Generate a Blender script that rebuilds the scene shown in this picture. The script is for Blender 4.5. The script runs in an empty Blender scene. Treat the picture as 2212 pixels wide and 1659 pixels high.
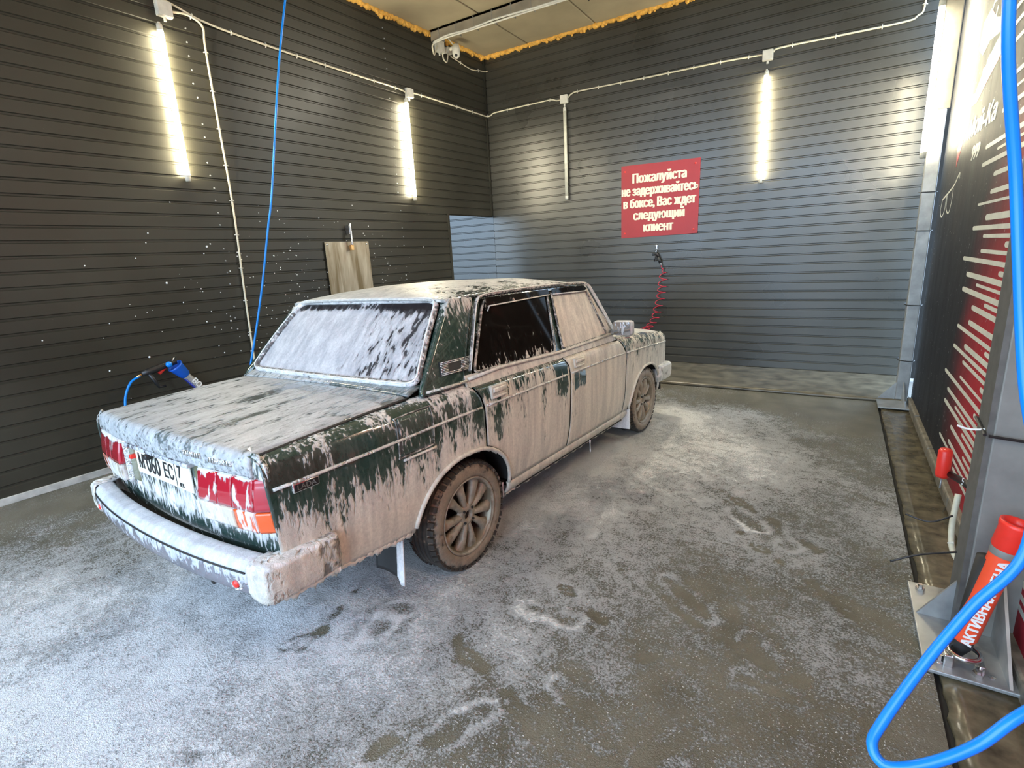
import bpy, bmesh, math, random
import numpy as np
from mathutils import Vector, Matrix, Euler
random.seed(7); np.random.seed(7)
SC = bpy.context.scene
COL = SC.collection
PI = math.pi

# ------------------------------------------------------------------ camera, world, exposure
cd = bpy.data.cameras.new('camera'); camo = bpy.data.objects.new('camera', cd); COL.objects.link(camo)
camo.location = (2.2661, -1.9958, 1.5930)
camo.rotation_euler = (math.radians(76.0724), math.radians(2.9032), math.radians(31.4942))
cd.sensor_width = 36; cd.lens = 1123.63 / 2212 * 36; cd.clip_start = .02; cd.clip_end = 200
SC.camera = camo
SC.view_settings.view_transform = 'Standard'; SC.view_settings.look = 'None'
SC.view_settings.gamma = 1; SC.view_settings.use_curve_mapping = False
SC.view_settings.exposure = 0.32
w = bpy.data.worlds.new('sky'); SC.world = w; w.use_nodes = True
bg = w.node_tree.nodes['Background']
bg.inputs[0].default_value = (.57, .77, 1, 1); bg.inputs[1].default_value = 5.8
LAMP_POWER = 128.0
LAMP_COL = (1, .905, .64)
# daylight portal: tells the sampler where the sky enters the bay (gives off no light itself)
pl = bpy.data.lights.new('bay_opening', 'AREA'); pl.shape = 'RECTANGLE'; pl.size = 5.8; pl.size_y = 4.4; pl.cycles.is_portal = True
po = bpy.data.objects.new('bay_opening', pl); COL.objects.link(po); po.location = (.05, -4.5, 2.2); po.rotation_euler = (PI/2, 0, 0)

# ------------------------------------------------------------------ helpers
def tag(o, label, cat, group=None, kind=None):
    if label: o['label'] = label
    if cat: o['category'] = cat
    if group: o['group'] = group
    if kind: o['kind'] = kind
    return o
def empty(name, loc=(0, 0, 0), rz=0):
    o = bpy.data.objects.new(name, None); COL.objects.link(o); o.location = loc; o.rotation_euler = (0, 0, rz); o.empty_display_size = .1
    return o
def mesh(name, V, F, mat, parent=None, smooth=False, M=None):
    me = bpy.data.meshes.new(name); me.from_pydata([tuple(v) for v in V], [], [tuple(f) for f in F]); me.update()
    o = bpy.data.objects.new(name, me); COL.objects.link(o)
    if mat: me.materials.append(mat)
    if smooth: me.polygons.foreach_set('use_smooth', [True]*len(me.polygons))
    if parent: o.parent = parent
    if M is not None: o.matrix_local = M
    return o
class MB:
    def __init__(s): s.V = []; s.F = []
    def add(s, V, F):
        n = len(s.V); s.V += [tuple(v) for v in V]; s.F += [tuple(i+n for i in f) for f in F]; return s
    def box(s, x0, x1, y0, y1, z0, z1, M=None, b=0):
        if b:
            V, F = bevbox(x0, x1, y0, y1, z0, z1, b)
        else:
            V = [(x, y, z) for z in (z0, z1) for y in (y0, y1) for x in (x0, x1)]
            F = [(0, 2, 3, 1), (4, 5, 7, 6), (0, 1, 5, 4), (2, 6, 7, 3), (0, 4, 6, 2), (1, 3, 7, 5)]
        if M is not None: V = [M @ Vector(v) for v in V]
        return s.add(V, F)
    def tube(s, P, r, n=10, caps=True): return s.add(*tube(P, r, n, caps))
    def lathe(s, prof, n=24, M=None): return s.add(*lathe(prof, n, M))
    def build(s, name, mat, parent=None, smooth=False, M=None): return mesh(name, s.V, s.F, mat, parent, smooth, M)
def bevbox(x0, x1, y0, y1, z0, z1, b):
    bm = bmesh.new(); bmesh.ops.create_cube(bm, size=1)
    for v in bm.verts: v.co = ((x0+x1)/2+v.co.x*(x1-x0), (y0+y1)/2+v.co.y*(y1-y0), (z0+z1)/2+v.co.z*(z1-z0))
    bmesh.ops.bevel(bm, geom=bm.edges[:], offset=b, segments=2, affect='EDGES', profile=.5)
    bm.verts.index_update(); V = [tuple(v.co) for v in bm.verts]; F = [[v.index for v in f.verts] for f in bm.faces]; bm.free()
    return V, F
def smooth_path(P, k=8, closed=False):
    P = [Vector(p) for p in P]; n = len(P); out = []
    for i in range(n if closed else n-1):
        p0 = P[(i-1) % n] if (closed or i > 0) else P[i]; p1 = P[i]; p2 = P[(i+1) % n]; p3 = P[(i+2) % n] if (closed or i < n-2) else P[i+1]
        for j in range(k):
            t = j/k; out.append(.5*((2*p1)+(p2-p0)*t+(2*p0-5*p1+4*p2-p3)*t*t+(3*p1-p0-3*p2+p3)*t**3))
    if not closed: out.append(P[-1])
    return out
def tube(P, r, n=10, caps=True, closed=False):
    P = [Vector(p) for p in P]; m = len(P); V = []; F = []
    T = []
    for i in range(m):
        a = P[(i-1) % m] if (closed or i > 0) else P[i]; b = P[(i+1) % m] if (closed or i < m-1) else P[i]
        d = b-a; T.append(d.normalized() if d.length > 1e-9 else Vector((0, 0, 1)))
    u = T[0].orthogonal().normalized()
    for i in range(m):
        u = (u-T[i]*u.dot(T[i]))
        if u.length < 1e-6: u = T[i].orthogonal()
        u.normalize(); v = T[i].cross(u); rr = r[i] if isinstance(r, (list, tuple)) else r
        for j in range(n):
            a = 2*PI*j/n; V.append(P[i]+(u*math.cos(a)+v*math.sin(a))*rr)
    for i in range(m if closed else m-1):
        for j in range(n):
            k2 = (i+1) % m
            F.append((i*n+j, i*n+(j+1) % n, k2*n+(j+1) % n, k2*n+j))
    if caps and not closed:
        F.append(tuple(range(n))[::-1]); F.append(tuple((m-1)*n+j for j in range(n)))
    return V, F
def lathe(prof, n=24, M=None):
    """profile (r, h) about the local Z axis"""
    V = []; F = []; m = len(prof)
    for r, h in prof:
        for j in range(n):
            a = 2*PI*j/n; V.append(Vector((r*math.cos(a), r*math.sin(a), h)))
    for i in range(m-1):
        for j in range(n): F.append((i*n+j, i*n+(j+1) % n, (i+1)*n+(j+1) % n, (i+1)*n+j))
    if M is not None: V = [M @ v for v in V]
    return V, F
def grid(nu, nv, fn):
    V = [fn(i/(nu-1), j/(nv-1)) for i in range(nu) for j in range(nv)]
    F = [(i*nv+j, (i+1)*nv+j, (i+1)*nv+j+1, i*nv+j+1) for i in range(nu-1) for j in range(nv-1)]
    return V, F
def axisM(p, d):
    """matrix placing local +Z along d at p"""
    return Matrix.Translation(Vector(p)) @ Vector(d).to_track_quat('Z', 'Y').to_matrix().to_4x4()
def lerp(a, b, t): return a+(b-a)*t
def interp(x, xs, ys): return float(np.interp(x, xs, ys))
def _font_mesh(body, size, depth, shear):
    c = bpy.data.curves.new('lettering', 'FONT'); c.body = body; c.size = size; c.align_x = 'LEFT'; c.align_y = 'CENTER'; c.extrude = depth; c.shear = shear; c.resolution_u = 3
    o = bpy.data.objects.new('lettering', c); COL.objects.link(o)
    me = bpy.data.meshes.new_from_object(o.evaluated_get(bpy.context.evaluated_depsgraph_get()))
    V = [tuple(v.co) for v in me.vertices]; F = [tuple(p.vertices) for p in me.polygons]
    bpy.data.objects.remove(o); bpy.data.meshes.remove(me); bpy.data.curves.remove(c)
    return V, F
def text_geo(body, size, xs=1.0, bold=0.0, align='CENTER', depth=.002, shear=0):
    V0, F0 = _font_mesh(body.replace('н', 'п'), size, depth, shear)
    for i, ch in enumerate(body):
        if ch != 'н': continue
        # the built-in font draws this letter with crossing outlines: replace it by three bars
        xr = max(v[0] for v in _font_mesh(body[:i].replace('н', 'п')+'п', size, depth, shear)[0]); xl = xr-.4335*size; e = .01*size
        ing = {k for k, v in enumerate(V0) if xl-e < v[0] < xr+e}; yb = min(V0[k][1] for k in ing)
        F0 = [f for f in F0 if not all(k in ing for k in f)]
        for (a0, a1, b0, b1, q) in ((0, .088, 0, .542, 1), (.346, .4335, 0, .542, 1), (.08, .36, .234, .320, .96)):
            n_ = len(V0); m_ = MB().box(xl+a0*size, xl+a1*size, yb+b0*size, yb+b1*size, -depth*q, depth*q); V0 += m_.V; F0 += [tuple(k+n_ for k in f) for f in m_.F]
    x0 = min(V0[k][0] for f in F0 for k in f); x1 = max(V0[k][0] for f in F0 for k in f); sh_ = {'CENTER': -(x0+x1)/2, 'LEFT': -x0, 'RIGHT': -x1}[align]
    V = []; F = []
    for k, (sx_, sy_) in enumerate([(0, 0)] if bold == 0 else [(-1, 0), (-.33, .25), (.33, -.25), (1, 0)]):
        n_ = len(V); V += [((x+sh_)*xs+sx_*bold, y+sy_*bold, z+k*.00003) for x, y, z in V0]; F += [tuple(i+n_ for i in f) for f in F0]
    return V, F
def solid(o, t, offset=-1):
    m = o.modifiers.new('thickness', 'SOLIDIFY'); m.thickness = t; m.offset = offset; m.use_even_offset = False
    return o
def vnoise(x, y, seed=0):
    """value noise on numpy arrays"""
    rs = np.random.RandomState(seed); G = rs.rand(256, 256)
    xi = np.floor(x).astype(int); yi = np.floor(y).astype(int); fx = x-xi; fy = y-yi
    fx = fx*fx*(3-2*fx); fy = fy*fy*(3-2*fy); g = lambda a, b: G[a % 256, b % 256]
    return (g(xi, yi)*(1-fx)+g(xi+1, yi)*fx)*(1-fy)+(g(xi, yi+1)*(1-fx)+g(xi+1, yi+1)*fx)*fy

# ------------------------------------------------------------------ materials
class NT:
    def __init__(s, name):
        s.m = bpy.data.materials.new(name); s.m.use_nodes = True; s.t = s.m.node_tree; s.b = s.t.nodes['Principled BSDF']
    def n(s, ty, **k):
        o = s.t.nodes.new(ty)
        for a, v in k.items(): setattr(o, a, v)
        return o
    def link(s, a, b): s.t.links.new(a, b)
    def setin(s, sock, v):
        if isinstance(v, bpy.types.NodeSocket): s.link(v, sock)
        elif isinstance(v, (tuple, list)) and len(v) == 3 and sock.type == 'RGBA': sock.default_value = (*v, 1)
        else: sock.default_value = v
    def math(s, op, a, b=0.0, clamp=False):
        o = s.n('ShaderNodeMath', operation=op, use_clamp=clamp); s.setin(o.inputs[0], a); s.setin(o.inputs[1], b); return o.outputs[0]
    def mix(s, f, a, b):
        o = s.n('ShaderNodeMix', data_type='RGBA'); s.setin(o.inputs[0], f); s.setin(o.inputs[6], a); s.setin(o.inputs[7], b); return o.outputs[2]
    def mixf(s, f, a, b):
        o = s.n('ShaderNodeMix', data_type='FLOAT'); s.setin(o.inputs[0], f); s.setin(o.inputs[2], a); s.setin(o.inputs[3], b); return o.outputs[0]
    def coord(s, scale=(1, 1, 1), which='Object', rot=(0, 0, 0)):
        tc = s.n('ShaderNodeTexCoord'); mp = s.n('ShaderNodeMapping'); s.link(tc.outputs[which], mp.inputs[0]); mp.inputs['Scale'].default_value = scale; mp.inputs['Rotation'].default_value = rot
        return mp.outputs[0]
    def coord2(s, rx, scale):
        v = s.coord((1, 1, 1), 'Object', (rx, 0, 0)); mp = s.n('ShaderNodeMapping'); s.link(v, mp.inputs[0]); mp.inputs['Scale'].default_value = scale; return mp.outputs[0]
    def noise(s, vec, scale, detail=3, rough=.55, dist=0):
        o = s.n('ShaderNodeTexNoise'); s.link(vec, o.inputs['Vector']); o.inputs['Scale'].default_value = scale; o.inputs['Detail'].default_value = detail; o.inputs['Roughness'].default_value = rough; o.inputs['Distortion'].default_value = dist
        return o.outputs[0]
    def rng(s, v, a, b, c=0.0, d=1.0, smooth=False):
        o = s.n('ShaderNodeMapRange', interpolation_type='SMOOTHSTEP' if smooth else 'LINEAR'); s.setin(o.inputs[0], v); s.setin(o.inputs[1], a); s.setin(o.inputs[2], b); s.setin(o.inputs[3], c); s.setin(o.inputs[4], d); return o.outputs[0]
    def attr(s, name):
        o = s.n('ShaderNodeAttribute', attribute_name=name); return o.outputs['Fac']
    def bump(s, h, strength=.5, dist=.005):
        o = s.n('ShaderNodeBump'); s.setin(o.inputs['Height'], h); o.inputs['Strength'].default_value = strength; o.inputs['Distance'].default_value = dist; s.link(o.outputs[0], s.b.inputs['Normal']); return o
    def P(s, **k):
        for a, v in k.items(): s.setin(s.b.inputs[a.replace('_', ' ')], v)
        return s
def mat(name, col, rough=.5, metal=0, var=.12, scale=20, bump=0, coat=0, spec=.5):
    t = NT(name); v = t.coord(); n = t.noise(v, scale, 4)
    c = t.mix(t.rng(n, .3, .7), tuple(x*(1-var) for x in col), tuple(min(1, x*(1+var)) for x in col))
    t.P(Base_Color=c, Roughness=rough, Metallic=metal, Coat_Weight=coat); t.b.inputs['Specular IOR Level'].default_value = spec
    if bump: t.bump(n, bump, .004)
    return t.m
def emis(name, col, st):
    t = NT(name); t.P(Base_Color=(.8, .8, .8)); t.b.inputs['Emission Color'].default_value = (*col, 1); t.b.inputs['Emission Strength'].default_value = st
    return t.m
def foam_mat(name, base, rough, stretch, scale=48, metal=0, coat=0, white=(.80, .81, .82), dirty=(.64, .60, .50), trans=0, relief=.7, pre=0, film_=.22, op=.72):
    """wet surface carrying washing foam; where it lies comes from the mesh attributes foam and grime"""
    t = NT(name); v = t.coord(stretch) if not pre else t.coord2(pre, stretch)
    n1 = t.noise(v, scale, 3, .5, .35); n2 = t.noise(v, scale*.24, 3, .5, .3); vf = t.coord(); n3 = t.noise(vf, 260, 2); n4 = t.noise(vf, 75, 3)
    d = t.attr('foam'); g = t.attr('grime')
    val = t.math('ADD', t.math('ADD', t.math('MULTIPLY', n1, .60), t.math('MULTIPLY', n2, .40)), t.math('MULTIPLY', t.math('SUBTRACT', d, .5), .62))
    mask = t.rng(val, .475, .525, 0, 1, True); film = t.rng(val, .33, .5, film_*.25, film_)
    thick = t.rng(val, .5, .85)
    fc = t.mix(g, white, dirty)
    dark = t.mix(t.rng(n4, .3, .7), (.86, .86, .86), (1.06, 1.06, 1.06))
    mul = t.n('ShaderNodeMix', data_type='RGBA', blend_type='MULTIPLY'); mul.inputs[0].default_value = 1; t.link(fc, mul.inputs[6]); t.link(dark, mul.inputs[7])
    vs = t.n('ShaderNodeMapping'); vs.inputs['Scale'].default_value = (1, 1, .3 if stretch[2] < 1 else 1); t.link(v, vs.inputs[0]); n5 = t.noise(vs.outputs[0], 22, 3)
    mul2 = t.n('ShaderNodeMix', data_type='RGBA', blend_type='MULTIPLY'); mul2.inputs[0].default_value = 1; t.link(mul.outputs[2], mul2.inputs[6]); t.link(t.mix(t.rng(n5, .35, .65), (.76, .76, .77), (1.06, 1.05, 1.03)), mul2.inputs[7]); mul = mul2
    f = t.math('MAXIMUM', t.math('MULTIPLY', mask, t.rng(thick, 0, .35, op, 1)), film)
    t.P(Base_Color=t.mix(f, base, mul.outputs[2]), Roughness=t.mixf(mask, rough, .42), Metallic=t.math('MULTIPLY', t.math('SUBTRACT', 1., f), metal), Coat_Weight=t.math('MULTIPLY', t.math('SUBTRACT', 1., f), coat))
    t.b.inputs['Coat Roughness'].default_value = .04
    if trans: t.setin(t.b.inputs['Transmission Weight'], t.math('MULTIPLY', t.math('SUBTRACT', 1., f), trans)); t.b.inputs['IOR'].default_value = 1.1
    h = t.math('ADD', t.rng(val, .45, .62, 0, 1, True), t.math('MULTIPLY', t.math('ADD', t.math('MULTIPLY', n3, .25), t.math('MULTIPLY', n4, .5)), mask))
    t.bump(h, relief, .006)
    return t.m
def set_foam(o, fn):
    """fn(x,y,z)->(foam, grime) in the thing's own coordinates"""
    me = o.data; a = me.attributes.new('foam', 'FLOAT', 'POINT'); b = me.attributes.new('grime', 'FLOAT', 'POINT')
    R = [fn(*v.co) for v in me.vertices]
    a.data.foreach_set('value', [r[0] for r in R]); b.data.foreach_set('value', [r[1] for r in R])
    return o

def siding_mat(name, col, r0=.26, r1=.38, sp_=.5):
    t = NT(name); vo = t.n('ShaderNodeNewGeometry').outputs['Position']; n = t.noise(vo, 1.4, 3, .5); n2 = t.noise(vo, 90, 3); sp = t.noise(vo, 140, 1)
    c = t.mix(t.rng(n, .35, .65), tuple(x*.85 for x in col), tuple(x*1.2 for x in col))
    c = t.mix(t.rng(sp, .82, .84), c, (.32, .31, .28))
    t.P(Base_Color=c, Roughness=t.rng(n, .3, .7, r0, r1)); t.b.inputs['Specular IOR Level'].default_value = sp_
    t.bump(n2, .06, .003); return t.m
M_side = siding_mat('graphite siding', (.034, .0315, .0225), .38, .5, .35)
M_sideb = siding_mat('graphite siding back', (.036, .0335, .026), .25, .36, .75)
M_dark = mat('dark void', (.012, .012, .012), .8)
M_galv = mat('galvanised steel', (.36, .37, .37), .42, .55, .25, 8, .05)
M_steel = mat('stainless', (.62, .62, .62), .22, 1, .1)
M_grey = mat('grey painted steel', (.20, .195, .18), .5, .1, .2, 6)
M_plast = mat('white plastic', (.62, .60, .52), .45)
M_cable = mat('cream conduit', (.62, .57, .43), .5)
M_black = mat('black plastic', (.014, .014, .015), .4)
M_rubber = mat('black rubber', (.016, .016, .016), .6)
M_ceil = mat('ceiling panel', (.38, .32, .215), .6, 0, .12, 2)
M_seam = mat('ceiling seam', (.26, .24, .2), .6)
M_beam = mat('beam steel', (.29, .25, .18), .5, .2, .2, 5)
M_pu = mat('orange sealant foam', (.80, .42, .08), .7, 0, .35, 30, .4)
M_conc = mat('wet concrete', (.105, .098, .078), .3, 0, .45, 9, .3)
M_kerb = mat('kerb concrete', (.17, .15, .115), .5, 0, .45, 14, .4)
M_red = mat('red sign board', (.33, .016, .021), .45, 0, .06, 3)
M_redpl = mat('red plastic', (.80, .035, .022), .35, 0, .06)
M_redtube = mat('red orange holder', (.86, .085, .030), .35, 0, .05)
M_cream = mat('cream lettering', (.80, .74, .58), .6, 0, .06)
M_blue = mat('blue hose', (.002, .22, .80), .28, 0, .05)
M_bluec = mat('blue cup plastic', (.006, .10, .55), .35, 0, .05)
M_blued = mat('dark blue print', (.012, .02, .20), .4)
M_tubeg = mat('grey tube', (.38, .37, .36), .35, .3)
M_brass = mat('brass', (.70, .42, .18), .3, 1)
M_chrome = mat('chrome', (.75, .76, .78), .12, 1, .04)
M_white = mat('white paint', (.8, .8, .78), .5)
M_off = mat('unlit tube', (.66, .64, .52), .35)
M_lit = emis('lit tube', LAMP_COL, LAMP_POWER)

# ================================================================== THE ROOM
H = 4.45; PITCH = .1085
A_L = Vector((-2.80, -.70, 0)); D_L = Vector((.31, 5.94, 0)).normalized(); N_L = Vector((D_L.y, -D_L.x, 0)); ROT_L = math.atan2(-D_L.x, D_L.y)
def LW(s, z, off=0.0): return A_L+D_L*s+N_L*off+Vector((0, 0, z))
YB = 5.24
def board_geo(length):
    """one horizontal siding board, run along local X, face towards -Y, z 0..PITCH"""
    pr = [(0.004, 0), (0.004, .006), (-.006, .012), (-.006, PITCH-.014), (.004, PITCH-.006), (.004, PITCH-.0005), (.02, PITCH-.0005), (.02, 0)]
    n = len(pr); V = [(x, y, z) for x in (0, length) for y, z in pr]
    F = [(i, (i+1) % n, n+(i+1) % n, n+i) for i in range(n)]+[tuple(range(n))[::-1], tuple(range(n, 2*n))]
    return V, F
_bm = {}
def board(L, parent, mat_, M):
    k = (round(L, 3), mat_.name)
    if k not in _bm:
        me = bpy.data.meshes.new('board'); me.from_pydata(*[board_geo(L)[0], [], board_geo(L)[1]]); me.materials.append(mat_); me.update(); _bm[k] = me
    o = bpy.data.objects.new('board', _bm[k]); COL.objects.link(o); o.parent = parent; o.matrix_local = M; return o
# left wall: backing slab + boards
def wall_slab(name, V2, z0, z1, mat_):
    m = MB(); n = len(V2); V = [(x, y, z) for z in (z0, z1) for x, y in V2]
    m.add(V, [tuple(range(n))[::-1], tuple(range(n, 2*n))]+[(i, (i+1) % n, n+(i+1) % n, n+i) for i in range(n)])
    o = m.build(name, mat_); o['kind'] = 'structure'; return o
S0, S1, SOP, ZOP = -3.8, 5.945, 4.88, 2.235
def lwp(s, off): v = LW(s, 0, off); return (v.x, v.y)
wl = wall_slab('wall_left', [lwp(S0, -.022), lwp(SOP-.004, -.022), lwp(SOP-.004, -.12), lwp(S0, -.12)], 0, ZOP, M_dark)
wl['label'] = 'dark graphite horizontal metal siding wall behind the car'
wlu = MB(); n2 = [lwp(S0, -.022), lwp(S1, -.022), lwp(S1, -.12), lwp(S0, -.12)]
wlu.add([(x, y, z) for z in (ZOP, H+.1) for x, y in n2], [(3, 2, 1, 0), (4, 5, 6, 7), (0, 1, 5, 4), (1, 2, 6, 5), (2, 3, 7, 6), (3, 0, 4, 7)]).build('backing_board', M_dark, wl)
ML = Matrix.Translation(LW(S0, 0)) @ Matrix(((D_L.x, -N_L.x, 0, 0), (D_L.y, -N_L.y, 0, 0), (0, 0, 1, 0), (0, 0, 0, 1)))
for i in range(41):
    z = .02+i*PITCH
    L = (SOP if z+PITCH*.6 < ZOP else S1)-S0
    board(L, wl, M_side, ML @ Matrix.Translation((0, 0, z)))
scr = MB()
for i in range(1, 40):
    for s in (1.62, 3.95):
        if random.random() < .75: scr.add(*lathe([(0, .014), (.006, .012), (.008, .006), (.009, .004)], 8, Matrix.Translation(LW(s+random.uniform(-.012, .012), .02+i*PITCH+.03, 0)) @ N_L.to_track_quat('Z', 'Y').to_matrix().to_4x4()))
so = scr.build('screw_heads', M_galv, wl); so['kind'] = 'stuff'
sp = MB(); rs_ = random.Random(4)
for k in range(420):
    s_ = rs_.gauss(2.7, .9); z_ = abs(rs_.gauss(1.15, .45)); r_ = rs_.uniform(.0025, .0075)*(1.6 if rs_.random() < .08 else 1)
    if .1 < s_ < 4.8 and z_ < 2.3: sp.add(*lathe([(1e-4, r_*.6), (r_*.7, r_*.4), (r_, 0)], 6, Matrix.Translation(LW(s_, z_, .0065)) @ N_L.to_track_quat('Z', 'Y').to_matrix().to_4x4()))
so = sp.build('foam_splashes', mat('splashed foam', (.72, .72, .70), .6), wl); so['kind'] = 'stuff'
t1 = MB(); t1.box(-.03, .012, -.02, .02, ZOP-.01, H); o = t1.build('trim_1', M_side); o.location = LW(S1-.02, 0, -.0); o.rotation_euler = (0, 0, ROT_L); tag(o, 'dark corner flashing where the left and back walls meet', None, kind='structure')
t2 = MB(); t2.box(-.125, .012, -.03, .012, .02, ZOP-.012); t2.box(-.125, .012, .012, S1-SOP-.03, ZOP-.03, ZOP-.012)
o = t2.build('trim_2', M_side); o.location = LW(SOP, 0, 0); o.rotation_euler = (0, 0, ROT_L); tag(o, 'dark flashing around the passage opening in the left wall', None, kind='structure')
bb = MB(); bb.box(0, .018, S0, SOP, 0, .055, b=.004); o = bb.build('baseboard_left', mat('plinth', (.42, .41, .38), .5, 0, .3, 12)); o.location = A_L+N_L*.006; o.rotation_euler = (0, 0, ROT_L); tag(o, 'pale plinth strip along the foot of the left wall', None, kind='structure')
# back wall
wb = wall_slab('wall_back', [(-6.2, YB+.022), (3.15, YB+.022), (3.15, YB+.14), (-6.2, YB+.14)], 0, H+.1, M_dark)
wb['label'] = 'dark graphite horizontal metal siding wall in front of the car'
for i in range(41): board(2.96+2.472, wb, M_sideb, Matrix.Translation((-2.472, YB, .02+i*PITCH)))
for i in range(22): board(3.6, wb, M_sideb, Matrix.Translation((-2.485-3.6, YB+.014, .03+i*PITCH)))
# right wall with mural
XM = 2.96
wr = wall_slab('wall_right', [(XM, -4.5), (XM+.06, -4.5), (XM+.06, 4.12), (XM, 4.12)], .05, H+.05, None)
wr['label'] = 'black and red painted mural wall with pale stripes'
t = NT('mural'); tc = t.n('ShaderNodeTexCoord'); sx = t.n('ShaderNodeSeparateXYZ'); t.link(tc.outputs['Object'], sx.inputs[0])
vo = t.coord(); n = t.noise(vo, 1.6, 4); n2 = t.noise(t.coord((1, 1, .25)), 6, 5, .65)
yy = t.math('ADD', sx.outputs[1], t.math('MULTIPLY', t.math('SUBTRACT', n, .5), .7)); zz = sx.outputs[2]
redf = t.rng(t.math('ADD', yy, t.math('MULTIPLY', t.math('ABSOLUTE', t.math('SUBTRACT', zz, .75)), .42)), 2.65, 1.6, 0, 1, True)
c = t.mix(redf, (.014, .015, .020), (.36, .018, .030))
c = t.mix(t.rng(n2, .62, .80, 0, .35), c, (.20, .20, .20))
c = t.mix(t.rng(t.noise(vo, 42, 2), .70, .74, 0, .7), c, (.45, .45, .45))
t.P(Base_Color=c, Roughness=t.rng(n2, .3, .7, .5, .65)); t.b.inputs['Specular IOR Level'].default_value = .25; wr.data.materials.append(t.m)
M_mw = mat('mural cream paint', (.60, .60, .52), .45, 0, .1, 10); M_mr = mat('mural red paint', (.42, .022, .03), .4, 0, .25, 5)
STR = [(2.27, 2.742, 2), (2.18, 2.655, 2), (2.1, 2.558, 2), (1.75, 2.467, 2), (1.97, 2.376, 2), (2.14, 2.30, 1), (2.1, 2.227, 2), (1.7, 2.15, 2.5), (2.39, 2.078, 2), (2.08, 2.03, 1), (2.42, 1.98, 2), (2.06, 1.897, 2), (2.07, 1.803, 2), (2.37, 1.747, 1), (2.08, 1.665, 3), (2.4, 1.609, 2), (2.08, 1.562, 1.5), (1.55, 1.52, 2.5), (2.08, 1.478, 1.5), (2.56, 1.422, 2), (1.58, 1.375, 2.2), (2.37, 1.33, 2.5), (2.06, 1.285, 1.2), (2.43, 1.233, 2.5), (1.78, 1.195, 1.6), (2.07, 1.151, 2.5), (1.45, 1.105, 1.3), (2.09, 1.06, 2.5), (2.41, .998, 1.8), (1.59, .960, 2), (2.1, .912, 2.6), (2.44, .862, 1.8), (2.09, .817, 1.6), (1.56, .772, 2.2), (2.1, .721, 1.2), (2.6, .66, 2), (1.6, .615, 2.2), (2.42, .568, 2), (2.11, .525, 1.2), (2.46, .478, 2.2), (1.81, .437, 1.5), (2.13, .384, 2.2), (1.7, .335, 1.4), (2.14, .287, 2), (2.46, .235, 1.5), (1.9, .19, 1.6)]
for y, z, wd in STR:
    h = .0075*wd**.75; P = []
    for k in range(7): a = PI/2+PI*k/6; P.append((y+h*2.2*-math.cos(a), z+h*math.sin(a)))
    P = [(y-h*2.2*math.cos(PI/2+PI*k/6), z+h*math.sin(PI/2+PI*k/6)) for k in range(7)]+[(.2, z-h), (.2, z+h)]
    V = [(XM-.0015, a, b) for a, b in P]+[(XM+.003, a, b) for a, b in P]; q = len(P)
    mesh('painted_stripe', V, [tuple(range(q)), tuple(range(q, 2*q))[::-1]]+[(i, i+q, (i+1) % q+q, (i+1) % q) for i in range(q)], M_mw, wr)
def flat(name, P, mt, off=.0012):
    q = len(P); V = [(XM-off, a, b) for a, b in P]+[(XM+.003, a, b) for a, b in P]
    return mesh(name, V, [tuple(range(q)), tuple(range(q, 2*q))[::-1]]+[(i, i+q, (i+1) % q+q, (i+1) % q) for i in range(q)], mt, wr)
def line(P, wd, name='painted_line', mt=None):
    P = smooth_path([(XM-.001, a, b) for a, b in P], 5); m = MB(); V = []; F = []
    for i, p in enumerate(P):
        d = (P[min(i+1, len(P)-1)]-P[max(i-1, 0)]).normalized(); nn = Vector((0, -d.z, d.y))*wd/2
        V += [p+nn, p-nn, p+nn+Vector((.003, 0, 0)), p-nn+Vector((.003, 0, 0))]
    for i in range(len(P)-1):
        a = 4*i; b = a+4; F += [(a, b, b+1, a+1), (a+2, a+3, b+3, b+2), (a, a+2, b+2, b), (a+1, b+1, b+3, a+3)]
    return m.add(V, F).build(name, mt or M_mw, wr)
flat('painted_splash', [(3.42, 2.07), (3.47, 2.2), (3.40, 2.30), (3.26, 2.36), (3.22, 2.28), (3.30, 2.18)], M_mr)
flat('painted_splash', [(3.16, 2.44), (2.95, 2.43), (2.70, 2.50), (2.45, 2.56), (2.32, 2.62), (2.36, 2.72), (2.55, 2.70), (2.72, 2.66), (2.86, 2.60), (3.0, 2.54)], M_mr)
flat('painted_splash', [(3.16, 2.80), (3.10, 2.95), (2.9, 2.97), (2.7, 2.86), (2.5, 2.80), (2.36, 2.74), (2.55, 2.73), (2.8, 2.76), (2.98, 2.72)], M_mr)
line([(3.24, 2.66), (3.26, 2.56), (3.17, 2.50), (2.98, 2.48), (2.88, 2.52), (2.87, 2.62)], .05)
line([(2.80, 2.58), (2.78, 2.64), (2.68, 2.65), (2.64, 2.58)], .02)
line([(2.80, 2.80), (2.74, 2.86), (2.70, 2.92)], .03)
line([(2.90, 2.90), (2.84, 2.98), (2.76, 2.98)], .025)
line([(3.87, 1.86), (3.6, 1.90), (3.38, 1.94), (3.21, 2.01), (3.20, 1.97)], .016)
line([(3.87, 1.86), (3.90, 1.77), (3.80, 1.72), (3.69, 1.77), (3.68, 1.88)], .013); line([(3.64, 1.88), (3.62, 1.78), (3.47, 1.74), (3.40, 1.82), (3.40, 1.92)], .013)
def mural_text(body, size, y, z, xs, sh=.2):
    V, F = text_geo(body, size, xs, .012, 'CENTER', .0012, sh)
    return mesh('painted_lettering', [(XM-.0005-c, y-a, z+b) for a, b, c in V], F, M_mw, wr)
mural_text('Мой-Ка', .17, 2.68, 2.265, 1.35); mural_text('999', .13, 2.72, 2.09, 1.25)
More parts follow.
